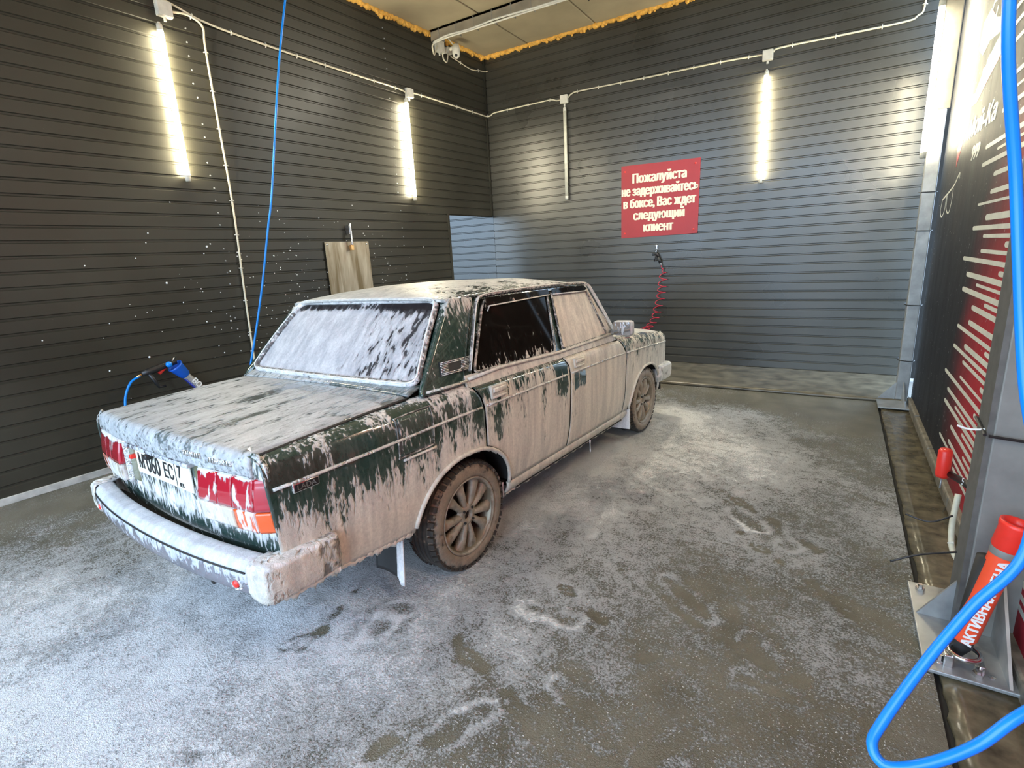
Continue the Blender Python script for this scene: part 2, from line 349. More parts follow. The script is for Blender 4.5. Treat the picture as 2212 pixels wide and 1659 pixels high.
# floor
CTL = np.array([(-2.13, -1.1, 0.35, 0.1), (-1.22, -1.41, 0.75, 0), (-0.34, -1.59, 0.92, 0), (0.09, -1.66, 0.95, 0), (-1.34, -1.0, 0.6, 0.1), (-0.59, -1.08, 0.85, 0), (0.3, -1.47, 0.9, 0), (0.16, -1.04, 0.9, 0), (0.6, -1.3, 0.85, 0), (0.4, -0.75, 0.9, 0), (0.72, -1.01, 0.85, 0.05), (1.06, -1.09, 0.65, 0.1), (0.57, -0.48, 0.85, 0.1), (0.77, -0.37, 0.85, 0.2), (1.05, -0.56, 0.6, 0.2), (1.25, -0.84, 0.5, 0.3), (1.03, -0.16, 0.65, 0.3), (0.93, 0.26, 0.75, 0.5), (0.71, 0.64, 0.9, 0.6), (0.67, 1.45, 1, 0.7), (0.82, 2.08, 1, 0.7), (1.0, 2.87, 0.95, 0.6), (1.37, 2.2, 0.85, 0.5), (1.59, 3.11, 0.7, 0.3), (1.91, 2.02, 0.6, 0.3), (1.87, 1.2, 0.5, 0.3), (1.5, 1.02, 0.55, 0.5), (1.52, 0.45, 0.5, 0.4), (1.45, -0.01, 0.4, 0.4), (1.82, 0.18, 0.42, 0.4), (1.76, -0.32, 0.35, 0.4), (1.53, -0.45, 0.4, 0.4), (1.58, -0.76, 0.4, 0.4), (1.92, -0.57, 0.35, 0.4), (2.16, 0.78, 0.45, 0.4), (2.13, 0.02, 0.35, 0.4), (2.37, 0.47, 0.4, 0.4), (2.48, 1.49, 0.5, 0.3), (2.49, 2.29, 0.35, 0.4), (2.15, 3.34, 0.3, 0.4), (1.05, 3.59, 0.3, 0.5), (1.93, 3.75, 0.05, 0.5), (2.62, 3.53, 0.05, 0.5), (2.52, 0.09, 0.35, 0.4), (2.38, -0.22, 0.3, 0.4), (2.63, -0.18, 0.1, 0.5), (2.56, 0.98, 0.4, 0.4), (0.76, -0.17, 0.85, 0.5), (-2.72, -1.03, 0.15, 0.2), (-2.45, -0.74, 0.15, 0.2), (-1, 1, .5, .4), (0, .5, .9, .5), (-1, 3, .3, .4), (0.3, 3.9, .25, .5)])
FEET = [(1.84, 1.15, 2.0, 0.99), (2.08, 1.08, 2.15, 0.88), (1.69, 0.29, 1.91, 0.1), (1.16, -0.2, 1.38, -0.21), (1.23, -0.96, 1.31, -0.77), (1.48, -0.55, 1.73, -0.66), (1.88, -0.69, 1.96, -0.55), (2.08, 0.05, 2.16, -0.08), (2.08, -0.18, 2.22, -0.2), (0.64, -0.69, 0.64, -0.6), (0.62, -0.53, 0.65, -0.47)]
STREAK = [(0.449, -0.885, 0.425, -0.768, .014), (.425, -.768, 0.372, -0.617, .016), (0.364, -0.915, 0.406, -0.779, .010), (1.081, -1.114, 1.086, -1.034, .02), (0.507, -1.413, 0.598, -1.353, .025), (.372, -.617, .33, -.5, .012), (1.25, .0, 1.75, -.25, .012), (1.0, -.55, 1.5, -.75, .014), (1.9, .9, 2.5, .35, .012), (1.7, .1, 2.5, -.2, .012), (1.5, 1.6, 2.3, .9, .010)]
fx = np.arange(-2.9, 2.691, .0165); fx[-1] = 2.69
fy = np.concatenate([np.arange(-4.5, -1.9, .1), np.arange(-1.9, 4.085, .0165)]); fy[-1] = 4.085
GX, GY = np.meshgrid(fx, fy, indexing='ij'); X = GX.ravel(); Y = GY.ravel()
wsum = np.zeros_like(X); dv = np.zeros_like(X); gv = np.zeros_like(X)
for cx, cy, d_, g_ in CTL:
    ww = 1/((X-cx)**2+(Y-cy)**2+.02)**1.6; wsum += ww; dv += ww*d_; gv += ww*g_
dv /= wsum; gv /= wsum
dv += .09*np.clip((X-1.0)/.8, 0, 1)*np.clip((3.4-Y)/.6, 0, 1)
dv += (vnoise(X*2.2, Y*2.2, 1)-.5)*.22+(vnoise(X*6+Y*2, Y*5, 2)-.5)*.22
def seg(x0, y0, x1, y1):
    dx, dy = x1-x0, y1-y0; L2 = dx*dx+dy*dy+1e-9; tt = np.clip(((X-x0)*dx+(Y-y0)*dy)/L2, 0, 1); return np.hypot(X-x0-tt*dx, Y-y0-tt*dy)
wob = (vnoise(X*14, Y*14, 5)-.5)*.06
for x0, y0, x1, y1 in FEET:
    r = seg(x0, y0, x1, y1)+wob; br = .25+.75*vnoise(X*7+x0*31, Y*7, 9); dv += np.exp(-((r-.050)/.014)**2)*.46*br*br; dv -= np.exp(-(r/.032)**2)*.22+np.exp(-((r-.10)/.035)**2)*.10
for x0, y0, x1, y1, wd in STREAK:
    r = seg(x0, y0, x1, y1)+wob*1.2; dv -= np.exp(-(r/wd)**2)*.5
# flow lines: thin meandering runs of water
for k in range(26):
    sx0 = random.uniform(.9, 2.5); sy0 = random.uniform(-1.2, 2.6); dx = random.uniform(.4, 1.0); dy = -dx*random.uniform(.25, .8)
    r = seg(sx0, sy0, sx0+dx, sy0+dy)+(vnoise(X*4, Y*4, 20+k)-.5)*.10; dv -= np.exp(-(r/.008)**2)*.16
dv = np.clip(dv, -.2, 1.15); gv = np.clip(gv, 0, 1)
Z = .0035*np.clip(dv, 0, 1)+.004*(vnoise(X*9, Y*9, 3)-.5)*np.clip(dv, .1, 1)+.003*(vnoise(X*1.5, Y*1.5, 4)-.5)
nX, nY = GX.shape
idx = np.arange(nX*nY).reshape(nX, nY); F = np.stack([idx[:-1, :-1], idx[1:, :-1], idx[1:, 1:], idx[:-1, 1:]], -1).reshape(-1, 4)
t = NT('wet floor with washing foam'); v = t.coord()
n1 = t.noise(v, 105, 4, .68, .2); n2 = t.noise(v, 15, 5, .62, .8); n3 = t.noise(v, 170, 2); nb = t.noise(v, 3.2, 5, .6)
d = t.attr('foam'); g = t.attr('grime')
val = t.math('ADD', t.math('ADD', t.math('MULTIPLY', n1, .62), t.math('MULTIPLY', n2, .38)), t.math('MULTIPLY', t.math('SUBTRACT', d, .5), .50))
mask = t.rng(val, .43, .59, 0, 1, True)
conc = t.mix(t.rng(nb, .3, .7), (.095, .086, .058), (.185, .172, .128))
fc = t.mix(g, (.78, .80, .83), (.53, .50, .405))
thin = t.rng(val, .5, .8, .62, 1)
speck = t.rng(t.noise(v, 128, 1), .655, .70, 0, .95); n6 = t.noise(v, 330, 2)
m2 = t.math('MAXIMUM', t.math('MULTIPLY', mask, thin), t.math('MULTIPLY', speck, t.rng(d, .15, .4)))
t.P(Base_Color=t.mix(m2, conc, fc), Roughness=t.mixf(m2, t.rng(n3, .3, .7, .08, .20), .46)); t.b.inputs['Specular IOR Level'].default_value = .55
h = t.math('ADD', t.math('MULTIPLY', t.rng(val, .42, .7, 0, 1, True), .9), t.math('ADD', t.math('ADD', t.math('MULTIPLY', n3, .45), t.math('MULTIPLY', n6, .3)), t.math('MULTIPLY', n1, .5)))
t.bump(h, 1.0, .009)
fo = mesh('floor', np.stack([X, Y, Z], -1).tolist(), F.tolist(), t.m, None, True); fo['kind'] = 'structure'; fo['label'] = 'wet concrete floor streaked with white washing foam'
for nm, vals in (('foam', dv), ('grime', gv)): fo.data.attributes.new(nm, 'FLOAT', 'POINT').data.foreach_set('value', vals.astype(np.float32))
m = MB(); m.box(-2.9, 2.98, -4.5, 5.2, -.06, -.02); m.build('slab_base', M_dark, fo)
def rough_slab(name, x0, x1, y0, y1, z, mt, amp=.006, st=.04):
    nx = max(3, int((x1-x0)/st)); ny = max(3, int((y1-y0)/st))
    V, F = grid(nx, ny, lambda a, b: (lerp(x0, x1, a)+(random.uniform(-.006, .006) if a in (0, 1) else 0), lerp(y0, y1, b)+(random.uniform(-.004, .004) if b in (0, 1) else 0), z+random.uniform(-amp, amp)*.5))
    o = mesh(name, V, F, mt, fo, True); solid(o, .04); return o
rough_slab('edge_slab', 2.712, 2.935, -1.2, 4.085, .0, mat('mossy wet concrete', (.105, .088, .055), .22, 0, .6, 11, .5), .008)
rough_slab('threshold_slab', -2.60, 2.95, 4.10, 5.25, .03, mat('damp threshold concrete', (.115, .10, .07), .28, 0, .5, 7, .35), .006, .06)
for y0, y1 in ((-1.2, .55), (.56, 1.72), (1.73, 2.62), (2.63, 3.45), (3.46, 4.08)):
    V, F = bevbox(2.925, 2.985, y0, y1, -.02, .072+random.uniform(-.006, .006), .012)
    mesh('kerb_stone', V, F, M_kerb, fo)
m = MB(); m.box(-40, 40, -40, 40, -.12, -.06); gout = m.build('floor_yard', mat('yard asphalt', (.22, .22, .21), .8)); tag(gout, 'asphalt yard outside the wash bay', None, kind='structure')
# ceiling
ce = MB(); ce.box(-6.2, 3.1, -4.5, YB+.14, H+.06, H+.14); ceo = ce.build('ceiling', M_seam); tag(ceo, 'cream sandwich panel ceiling', None, kind='structure')
xs_ = [-2.75, -1.72, -.70, .32, 1.34, 2.36, 3.05]
for i in range(6):
    for (ya, yb_) in ((-4.45, 4.0), (4.12, YB)):
        m = MB(); m.box(xs_[i]+.012, xs_[i+1]-.012, ya, yb_, H, H+.058, b=.006); m.build('ceiling_panel', M_ceil, ceo)
bm_ = empty('ceiling_beam', (0, 4.06, H)); tag(bm_, 'steel channel beam strapped under the ceiling near the back wall', 'beam')
m = MB(); m.box(-2.48, 3.0, -.05, .06, -.02, 0); m.box(-2.48, 3.0, -.05, -.044, -.13, 0); m.box(-2.48, 3.0, -.05, .0, -.13, -.124); m.build('channel', M_beam, bm_)
for x in np.arange(-2.35, 2.9, .27): m = MB(); m.box(x, x+.008, -.053, .062, -.132, .0); m.build('strap', M_seam, bm_)
cb = MB(); cb.tube(smooth_path([(-2.44, 4.0, H-.15)]+[(x, 3.985+random.uniform(-.01, .01), H-.125-.02*random.random()) for x in np.arange(-2.2, 2.9, .35)], 5), .011, 8)
cb.tube(smooth_path([(-2.44, 4.0, H-.16)]+[(x, 3.995+random.uniform(-.01, .01), H-.145-.02*random.random()) for x in np.arange(-2.2, 2.9, .4)], 5), .010, 8)
tag(cb.build('cable_bundle', M_plast, None, True), 'white cables bundled along the ceiling beam', 'cable')
# flood light hung on the beam
fl0 = empty('flood_light', (-.06, 3.66, 4.25)); tag(fl0, 'bright flood light hung from the ceiling beam above the back of the bay', 'light'); fl0.rotation_euler = (math.radians(-24), 0, 0)
m = MB(); m.box(-.16, .16, -.11, .11, -.01, .05, b=.012); m.build('housing', M_black, fl0)
m = MB(); m.box(-.145, .145, -.095, .095, -.016, -.010); m.build('lens', emis('flood lens', (1, .93, .76), 12), fl0)
for s in (-1, 1): m = MB(); m.box(s*.165-.004, s*.165+.004, -.012, .24, .0, .20); m.build('yoke_arm', M_black, fl0)
fld = bpy.data.lights.new('flood', 'AREA'); fld.shape = 'RECTANGLE'; fld.size = .29; fld.size_y = .19; fld.energy = 75; fld.color = (1, .93, .76)
flo = bpy.data.objects.new('flood', fld); COL.objects.link(flo); flo.parent = fl0; flo.location = (0, 0, -.02)
# sealant foam along the ceiling edges
def sealant(name, P0, P1, label, n=150):
    P0 = Vector(P0); P1 = Vector(P1); m = MB(); L = (P1-P0).length; dirv = (P1-P0).normalized()
    pts = [P0+dirv*L*i/n+Vector((random.uniform(-.006, .006), random.uniform(-.006, .006), random.uniform(-.012, .01))) for i in range(n+1)]
    m.tube(pts, [random.uniform(.022, .045) for _ in pts], 8)
    for i in range(n):
        if random.random() < .55:
            p = pts[i]+Vector((random.uniform(-.01, .01), random.uniform(-.01, .01), -random.uniform(.0, .04))); r = random.uniform(.014, .032)
            m.lathe([(r*math.sin(PI*k/5)+1e-4, -r*math.cos(PI*k/5)) for k in range(6)], 7, Matrix.Translation(p))
    return tag(m.build(name, M_pu, None, True), label, 'sealant foam')
sealant('sealant_foam', (-2.47, YB-.02, H-.005), (2.9, YB-.02, H-.005), 'lumpy orange sealant foam along the top of the back wall')
a = LW(-1, H-.005, .015); b = LW(5.9, H-.005, .015)
sealant('sealant_foam', a, b, 'lumpy orange sealant foam along the top of the left wall', 190)

# ------------------------------------------------------------------ steel posts on the right
M_postup = mat('dull steel', (.085, .08, .07), .75, 0, .3, 5)
p1 = empty('steel_post', (2.885, 4.17, 0)); tag(p1, 'tall galvanised steel post at the far end of the mural wall', 'post')
m = MB(); m.box(-.05, .05, -.05, .05, .03, 2.62, b=.008); m.build('lower_tube', M_galv, p1)
m = MB(); m.box(-.048, .07, -.048, .05, 2.62, H, b=.006); m.build('upper_tube', M_postup, p1)
m = MB(); m.box(-.20, .07, -.36, .12, .012, .026, b=.004); m.build('base_plate', M_galv, p1)
for (x0, x1, y0, y1) in ((-.19, -.05, -.004, .004), ):
    mesh('gusset', [(-.19, -.03, .026), (-.05, -.03, .026), (-.05, -.03, .20), (-.19, -.022, .026), (-.05, -.022, .026), (-.05, -.022, .20)], [(0, 1, 2), (5, 4, 3), (0, 3, 4, 1), (1, 4, 5, 2), (2, 5, 3, 0)], M_galv, p1)
mesh('gusset', [(.0, -.34, .026), (.0, -.05, .026), (.0, -.05, .21), (.008, -.34, .026), (.008, -.05, .026), (.008, -.05, .21)], [(0, 1, 2), (5, 4, 3), (0, 3, 4, 1), (1, 4, 5, 2), (2, 5, 3, 0)], M_galv, p1)
for z in (.42, .95, 1.62, 1.95):
    m = MB(); m.add(*tube(smooth_path([(-.053, -.053, z), (.053, -.053, z-.004), (.053, .053, z), (-.053, .053, z+.006)], 4, True), .004, 6, False, True)); m.build('zip_tie', M_black, p1)
p2 = empty('steel_post', (2.90, .52, 0)); tag(p2, 'wide grey steel post beside the red lance holder', 'post')
m = MB(); m.box(-.10, .12, -.06, .10, .02, H, b=.006); m.build('tube', M_grey, p2)
m = MB(); m.box(-.118, -.10, -.055, .095, .02, H); m.build('web_plate', mat('web', (.12, .115, .105), .5, .2, .2), p2)
m = MB(); m.box(-.24, .2, -.36, .24, .006, .022, b=.004); m.build('base_plate', M_galv, p2)
mesh('gusset', [(-.23, -.01, .022), (-.10, -.01, .022), (-.10, -.01, .24), (-.23, 0, .022), (-.10, 0, .022), (-.10, 0, .24)], [(0, 1, 2), (5, 4, 3), (0, 3, 4, 1), (1, 4, 5, 2), (2, 5, 3, 0)], M_galv, p2)
mesh('gusset', [(.0, -.35, .022), (.0, -.06, .022), (.0, -.06, .30), (.01, -.35, .022), (.01, -.06, .022), (.01, -.06, .30)], [(0, 1, 2), (5, 4, 3), (0, 3, 4, 1), (1, 4, 5, 2), (2, 5, 3, 0)], M_galv, p2)
for x, y in ((-.19, -.30), (-.08, -.32), (-.2, .18), (.1, -.3)):
    m = MB(); m.lathe([(0, .052), (.010, .052), (.010, .036), (.018, .036), (.018, .022)], 6, Matrix.Translation((x, y, 0))); m.build('anchor_bolt', M_steel, p2)
m = MB(); m.tube([(-.115, -.08, .86), (.13, -.075, .84)], .006, 6); m.tube([(-.125, -.07, .86), (-.125, .1, .88)], .006, 6); m.build('zip_tie', M_black, p2)
m = MB(); m.tube(smooth_path([(-.10, -.02, .87), (-.16, -.03, .865), (-.2, -.03, .875)], 4), .004, 6); m.build('zip_tie', M_white, p2)
for P in (((2.80, .60, .30), (2.66, .56, .27), (2.56, .54, .22)), ((2.80, .86, .34), (2.72, .84, .30), (2.63, .86, .31))):
    tag(MB().add(*tube(smooth_path(P, 6), .0045, 6)).build('cable_tie_tail', M_black, None, True), {.60: 'long loose black cable tie tail above the post base plate', .86: 'short curled black cable tie tail beside the grey cable', 1.25: 'thin black tie end over the mural stripes'}[P[0][1]], 'cable tie')

# ------------------------------------------------------------------ LED tubes, boxes, conduits
LIGHTS = []
def tube_lamp(p_top, length, normal, lit, label, lean=(0, 0, 0)):
    t0 = empty('tube_light', p_top); tag(t0, label, 'light', 'vertical tube lights on the walls')
    d = Vector((lean[0], lean[1], -length)); 
    def seg_(a, b, r0, r1, nm, mt, n=14):
        m = MB(); m.tube([d*a, d*b], [r0, r1], n); return m.build(nm, mt, t0, True)
    seg_(0.0, .012, .010, .012, 'gland', M_plast); seg_(.012, .05, .022, .024, 'end_cap', M_plast); seg_(.05, .955, .022, .022, 'tube', M_lit if lit else M_off)
    seg_(.955, .995, .025, .021, 'end_cap', M_plast)
    for a in (.2, .8):
        m = MB(); c = d*a; m.tube([c, c-Vector(normal)*.05], .008, 6); m.build('bracket', M_plast, t0)
    return t0
nl = tuple(N_L)
tube_lamp(LW(1.395, 3.60, .05), 1.24, nl, True, 'lit white tube light on the left wall, nearest the hanging blue hose')
tube_lamp(LW(4.19, 3.57, .05), 1.23, nl, True, 'lit white tube light on the left wall close to the corner')
tube_lamp((-1.165, YB-.05, 3.55), 1.23, (0, -1, 0), False, 'unlit cream tube light on the back wall')
tube_lamp((1.375, YB-.05, 3.49), 1.22, (0, -1, 0), True, 'lit white tube light on the back wall right of the red sign')
tube_lamp((2.80, 4.02, 3.44), 1.22, (0, -1, 0), True, 'lit white tube light on the post in the right corner')
tube_lamp(LW(-1.4, 3.60, .05), 1.24, nl, True, 'lit white tube light on the left wall nearest the entrance')
tube_lamp((XM-.05, 1.15, 3.58), 1.24, (-1, 0, 0), True, 'lit white tube light on the mural wall above the red holder')
tube_lamp((XM-.05, -1.65, 3.58), 1.24, (-1, 0, 0), True, 'lit white tube light on the mural wall nearest the entrance')
def jbox(p, n, label, sz=.055):
    o = empty('junction_box', p); tag(o, label, 'junction box', 'junction boxes above the tube lights'); o.rotation_euler = (0, 0, math.atan2(n[1], n[0]))
    m = MB(); m.box(-.02, .03, -sz, sz, -sz, sz, b=.008); m.build('body', M_plast, o)
    m = MB(); m.box(.03, .038, -sz*.94, sz*.94, -sz*.94, sz*.94, b=.003); m.build('lid', M_plast, o)
    m = MB(); m.tube([(0, 0, -sz), (0, 0, -sz-.03)], .012, 8); m.build('gland', M_plast, o); return o
jbox(LW(1.465, 3.72, .02), nl, 'small cream junction box above the lamp by the blue hose', .06)
jbox(LW(4.28, 3.64, .02), nl, 'small cream junction box above the left wall lamp by the corner')
jbox((-1.175, YB-.03, 3.645), (0, -1), 'small cream junction box above the unlit tube')
jbox((1.375, YB-.03, 3.635), (0, -1), 'small cream junction box above the back wall lamp right of the sign')
def conduit(P, label, nrm, clips, name='conduit', r=.0095):
    o = empty(name, P[0]); tag(o, label, 'cable')
    pp = smooth_path([Vector(p)-Vector(P[0]) for p in P], 6); m = MB(); m.tube(pp, r, 8); m.build('cable', M_cable, o, True)
    L = [0]
    for i in range(1, len(pp)): L.append(L[-1]+(pp[i]-pp[i-1]).length)
    for k in range(clips):
        s = (k+.5)/clips*L[-1]; i = max(j for j in range(len(L)) if L[j] <= s); i = min(i, len(pp)-2); q = pp[i].lerp(pp[i+1], (s-L[i])/max(1e-6, L[i+1]-L[i])); d = (pp[i+1]-pp[i]).normalized()
        nn = Vector((*nrm, 0)) if len(nrm) == 2 else Vector(nrm); sd = d.cross(nn).normalized()
        m = MB(); m.tube([q-sd*.02-nn*.006, q-sd*.012+nn*.006, q+nn*.011, q+sd*.012+nn*.006, q+sd*.02-nn*.006], .005, 6); m.build('clip', M_plast, o)
    return o
l = lambda s, z: tuple(LW(s, z, .022))
conduit([l(-1.2, 3.98), l(.4, 3.88), l(1.30, 3.80), l(1.41, 3.745)], 'cream cable entering the junction box from the left', nl, 5)
conduit([l(1.2, 3.86), l(1.56, 3.775), l(1.85, 3.715), l(2.6, 3.68), l(3.4, 3.665), l(4.05, 3.66), l(4.22, 3.64)], 'long cream cable along the left wall between its two lamps', nl, 9)
conduit([l(1.53, 3.72), l(1.66, 3.735), l(1.77, 3.68), l(1.765, 3.52), l(1.765, 3.0), l(1.77, 2.2), l(1.74, 1.4), l(1.72, .66), l(1.72, .2)], 'cream cable dropping down the left wall behind the blue hose', nl, 12)
conduit([l(4.34, 3.64), l(4.42, 3.66), l(5.0, 3.655), l(5.7, 3.645), tuple(LW(5.90, 3.642, .025)), (-2.40, YB-.022, 3.65), (-2.3, YB-.022, 3.675), (-1.6, YB-.022, 3.68), (-1.38, YB-.022, 3.68), (-1.30, YB-.022, 3.655), (-1.23, YB-.022, 3.65)], 'cream cable rounding the corner to the unlit tube', (.7, -.7, 0), 8)
conduit([(-1.12, YB-.022, 3.66), (-1.06, YB-.022, 3.70), (-.9, YB-.022, 3.71), (0, YB-.022, 3.69), (.8, YB-.022, 3.68), (1.26, YB-.022, 3.66), (1.32, YB-.022, 3.645)], 'cream cable along the back wall over the red sign', (0, -1, 0), 8)
conduit([(1.43, YB-.022, 3.66), (1.5, YB-.022, 3.69), (2.0, YB-.022, 3.68), (2.60, YB-.022, 3.67), (2.72, YB-.022, 3.70), (2.77, YB-.022, 3.80), (2.78, YB-.022, 4.4)], 'cream cable on the back wall turning up at the right corner', (0, -1, 0), 5)
conduit([(2.80, 4.03, 3.45), (2.87, 4.04, 3.47), (2.945, 4.05, 3.46)], 'short cream lead at the top of the corner lamp', (0, -1, 0), 0, 'lamp_lead', .006)
# security camera in the corner
sc = empty('security_camera', LW(5.10, 4.31, .02)); sc.rotation_euler = (0, 0, ROT_L); tag(sc, 'white dome security camera on the left wall near the corner', 'camera')
m = MB(); m.box(-.01, .05, -.05, .05, -.03, .05, b=.01); m.build('wall_base', M_plast, sc)
m = MB(); m.tube([(.03, 0, .02), (.12, .0, .03)], .022, 10); m.build('arm', M_plast, sc, True)
m = MB(); m.lathe([(0, .07), (.03, .07), (.048, .05), (.052, .0), (.05, -.02)], 18, Matrix.Translation((.15, 0, -.01))); m.build('housing', M_plast, sc, True)
m = MB(); m.lathe([(.05, -.02), (.052, -.045), (.042, -.08), (.02, -.098), (0, -.10)], 18, Matrix.Translation((.15, 0, -.01))); m.build('ball', M_plast, sc, True)
m = MB(); m.lathe([(0, .012), (.016, .010), (.02, 0)], 12, axisM((.17, -.03, -.085), (.4, -.7, -.6))); m.build('lens', M_black, sc, True)
for s in (-1, 1): m = MB(); m.tube([(.13, s*.03, .05), (.11, s*.10, .11)], .007, 6); m.build('antenna', M_plast, sc)
jo = jbox(LW(4.93, 4.33, .02), nl, 'grey junction box beside the security camera', .075); jo['group'] = 'camera wiring'
conduit([l(5.16, 4.27), l(5.3, 4.25), l(5.6, 4.21), l(5.8, 4.24), (-2.46, YB-.03, 4.25), (-2.42, YB-.03, 4.25)], 'thin cream cable from the security camera to the corner', nl, 2, 'camera_cable', .007)
conduit([tuple(LW(4.85, 4.31, .05)), tuple(LW(4.78, 4.19, .06)), tuple(LW(4.73, 4.27, .08)), (-2.43, 4.0, H-.165)], 'white looped cable hanging by the camera box', nl, 0, 'camera_cable', .010)
conduit([tuple(LW(4.98, 4.33, .05)), tuple(LW(4.95, 4.20, .06)), tuple(LW(5.02, 4.16, .06)), tuple(LW(5.06, 4.28, .06))], 'short white cable loop under the security camera', nl, 0, 'camera_cable', .009)

# ------------------------------------------------------------------ wall things
# red sign
sg = empty('notice_sign', (.153, YB-.014, 2.20)); tag(sg, 'red notice board with cream Russian lettering on the back wall', 'sign')
m = MB(); m.add([(-.512, 0, -.462), (.511, 0, -.452), (.520, 0, .456), (-.511, 0, .476), (-.512, .008, -.462), (.511, .008, -.452), (.520, .008, .456), (-.511, .008, .476)], [(0, 1, 2, 3), (7, 6, 5, 4), (0, 4, 5, 1), (1, 5, 6, 2), (2, 6, 7, 3), (3, 7, 4, 0)]).build('board', M_red, sg)
for i, (s, sz, xs, dy) in enumerate((('Пожалуйста', .150, .74, 0), ('не задерживайтесь', .150, .655, 0), ('в боксе, Вас ждет', .150, .68, 0), ('следующий', .150, .74, 0), ('клиент', .150, .74, 0))):
    V, F = text_geo(s, sz*1.08, xs, .0085, 'CENTER', .0015)
    mesh('lettering', [(a, -.0012-c, .293-i*.158+b) for a, b, c in V], F, M_cream, sg)
for x in (-.46, .46):
    for z in (-.40, .40):
        m = MB(); m.lathe([(0, .006), (.008, .005), (.012, 0)], 10, axisM((x, 0, z), (0, -1, 0))); m.build('screw', M_redpl, sg)
# air gun with red coil hose on the back wall
ag = empty('air_blow_gun', (.14, YB-.03, 1.50)); tag(ag, 'small black air blow gun hung on the back wall under the red sign', 'air gun')
m = MB(); m.tube([(-.05, -.01, .0), (.01, -.015, .01), (.03, -.015, -.03)], [.014, .02, .02], 10); m.build('body', M_black, ag, True)
m = MB(); m.tube([(.03, -.015, -.03), (.06, -.015, -.115)], .018, 10); m.build('grip', M_black, ag, True)
m = MB(); m.tube([(.0, -.018, .0), (-.02, -.02, -.09)], .008, 8); m.build('trigger', M_black, ag, True)
m = MB(); m.tube([(.06, -.015, -.115), (.07, -.015, -.145)], .012, 10); m.build('hose_fitting', M_chrome, ag, True)
m = MB(); m.tube([(0, -.015, .01), (0, -.015, .07)], .008, 8); m.build('nozzle', M_chrome, ag, True)
hk = empty('wall_hook', (.14, YB-.03, 1.59)); tag(hk, 'small steel hook holding the air gun', 'hook')
m = MB(); m.box(-.012, .012, 0, .02, -.03, .035); m.tube([(0, 0, -.02), (0, -.03, -.01), (0, -.035, .02)], .005, 6); m.tube([(-.02, -.003, .03), (.02, -.003, .055)], .004, 6); m.build('hook', M_steel, hk)
ctr = smooth_path([(.215, YB-.06, 1.34), (.25, YB-.06, 1.27), (.235, YB-.06, 1.1), (.22, YB-.06, .95), (.18, YB-.06, .78), (.14, YB-.06, .63), (.06, YB-.06, .52), (-.02, YB-.06, .48)], 40)
P = []; nt = len(ctr)
for i, q in enumerate(ctr):
    k = i/nt; r = .055*min(1, max(0, (k-.09)*9)); a = k*13*2*PI; P.append(q+Vector((math.cos(a)*r, math.sin(a)*r*.7, math.sin(a)*.012)))
tag(MB().add(*tube(P, .0055, 6)).build('coiled_air_hose', mat('red coil', (.42, .012, .035), .35), None, True), 'thin red coiled air hose hanging behind the car bonnet', 'hose')
# metal plate with hook on left wall
t = NT('stained plate'); v = t.coord((1, 1, .12)); n = t.noise(v, 9, 4, .6, .6); c = t.mix(t.rng(n, .35, .65), (.17, .125, .06), (.46, .40, .30)); t.P(Base_Color=c, Roughness=.4, Metallic=.35); M_plate = t.m
pt = empty('drip_plate', LW(3.04, 1.84, .024)); pt.rotation_euler = (0, 0, ROT_L); tag(pt, 'stained metal splash plate hanging on the left wall behind the car roof', 'metal plate')
m = MB(); m.box(0, .006, -.31, .31, -.62, 0); m.build('sheet', M_plate, pt)
for s in (-.28, .28): m = MB(); m.lathe([(0, .006), (.007, .005), (.010, 0)], 8, axisM((.006, s, -.03), (1, 0, 0))); m.build('screw', M_steel, pt)
hk2 = empty('mat_clip', LW(3.06, 1.9, .034)); hk2.rotation_euler = (0, 0, ROT_L); tag(hk2, 'steel spring clip bracket over the stained plate', 'clip')
m = MB(); m.box(-.02, .05, -.012, .012, .02, .12, b=.003); m.box(.04, .062, -.010, .010, -.10, .14, b=.003); m.build('bracket', M_steel, hk2)
m = MB(); m.box(.02, .06, -.018, .018, -.16, -.10, b=.004); m.build('jaw', M_brass, hk2)
# left blue hose and gun
tag(MB().add(*tube(smooth_path([LW(2.45, 4.30, .45), LW(2.22, 3.4, .40), LW(2.02, 2.3, .30), LW(1.93, 1.95, .28), LW(1.78, 1.35, .24), LW(1.60, .75, .2), LW(1.48, .45, .2), LW(1.1, .15, .22), LW(.7, .16, .22), LW(.52, .40, .18), LW(.53, .58, .13), LW(.60, .72, .11), LW(.685, .765, .10)], 10), .0095, 10)).build('pressure_hose', M_blue, None, True), 'blue pressure hose hanging along the left wall behind the car', 'hose')
gn = empty('spray_gun', LW(.70, .77, .10)); gn.rotation_euler = (0, 0, ROT_L+PI/2); tag(gn, 'black spray gun with a red trigger lock resting by the left wall', 'spray gun')
m = MB(); m.tube([(-.04, 0, -.01), (.02, 0, .015)], .011, 8); m.build('hose_fitting', M_brass, gn, True)
m = MB(); m.tube([(.0, 0, .01), (.07, 0, .02), (.2, 0, .05), (.28, 0, .06)], [.02, .03, .026, .02], 10); m.build('body', M_black, gn, True)
m = MB(); m.tube([(.05, 0, .01), (.09, 0, -.08), (.11, 0, -.13), (.16, 0, -.13)], [.018, .016, .012, .010], 8); m.build('trigger_guard', M_black, gn, True)
m = MB(); m.tube([(.14, .03, -.02), (.20, .03, .025)], .014, 8); m.build('trigger_lock', M_redpl, gn, True)
hl = empty('lance_holder', LW(.96, .80, .10)); hl.rotation_euler = (0, 0, ROT_L+PI/2); tag(hl, 'blue funnel holder with grey lance tube on the left wall', 'holder')
dv_ = Vector((.145, -.0, -.205)); 
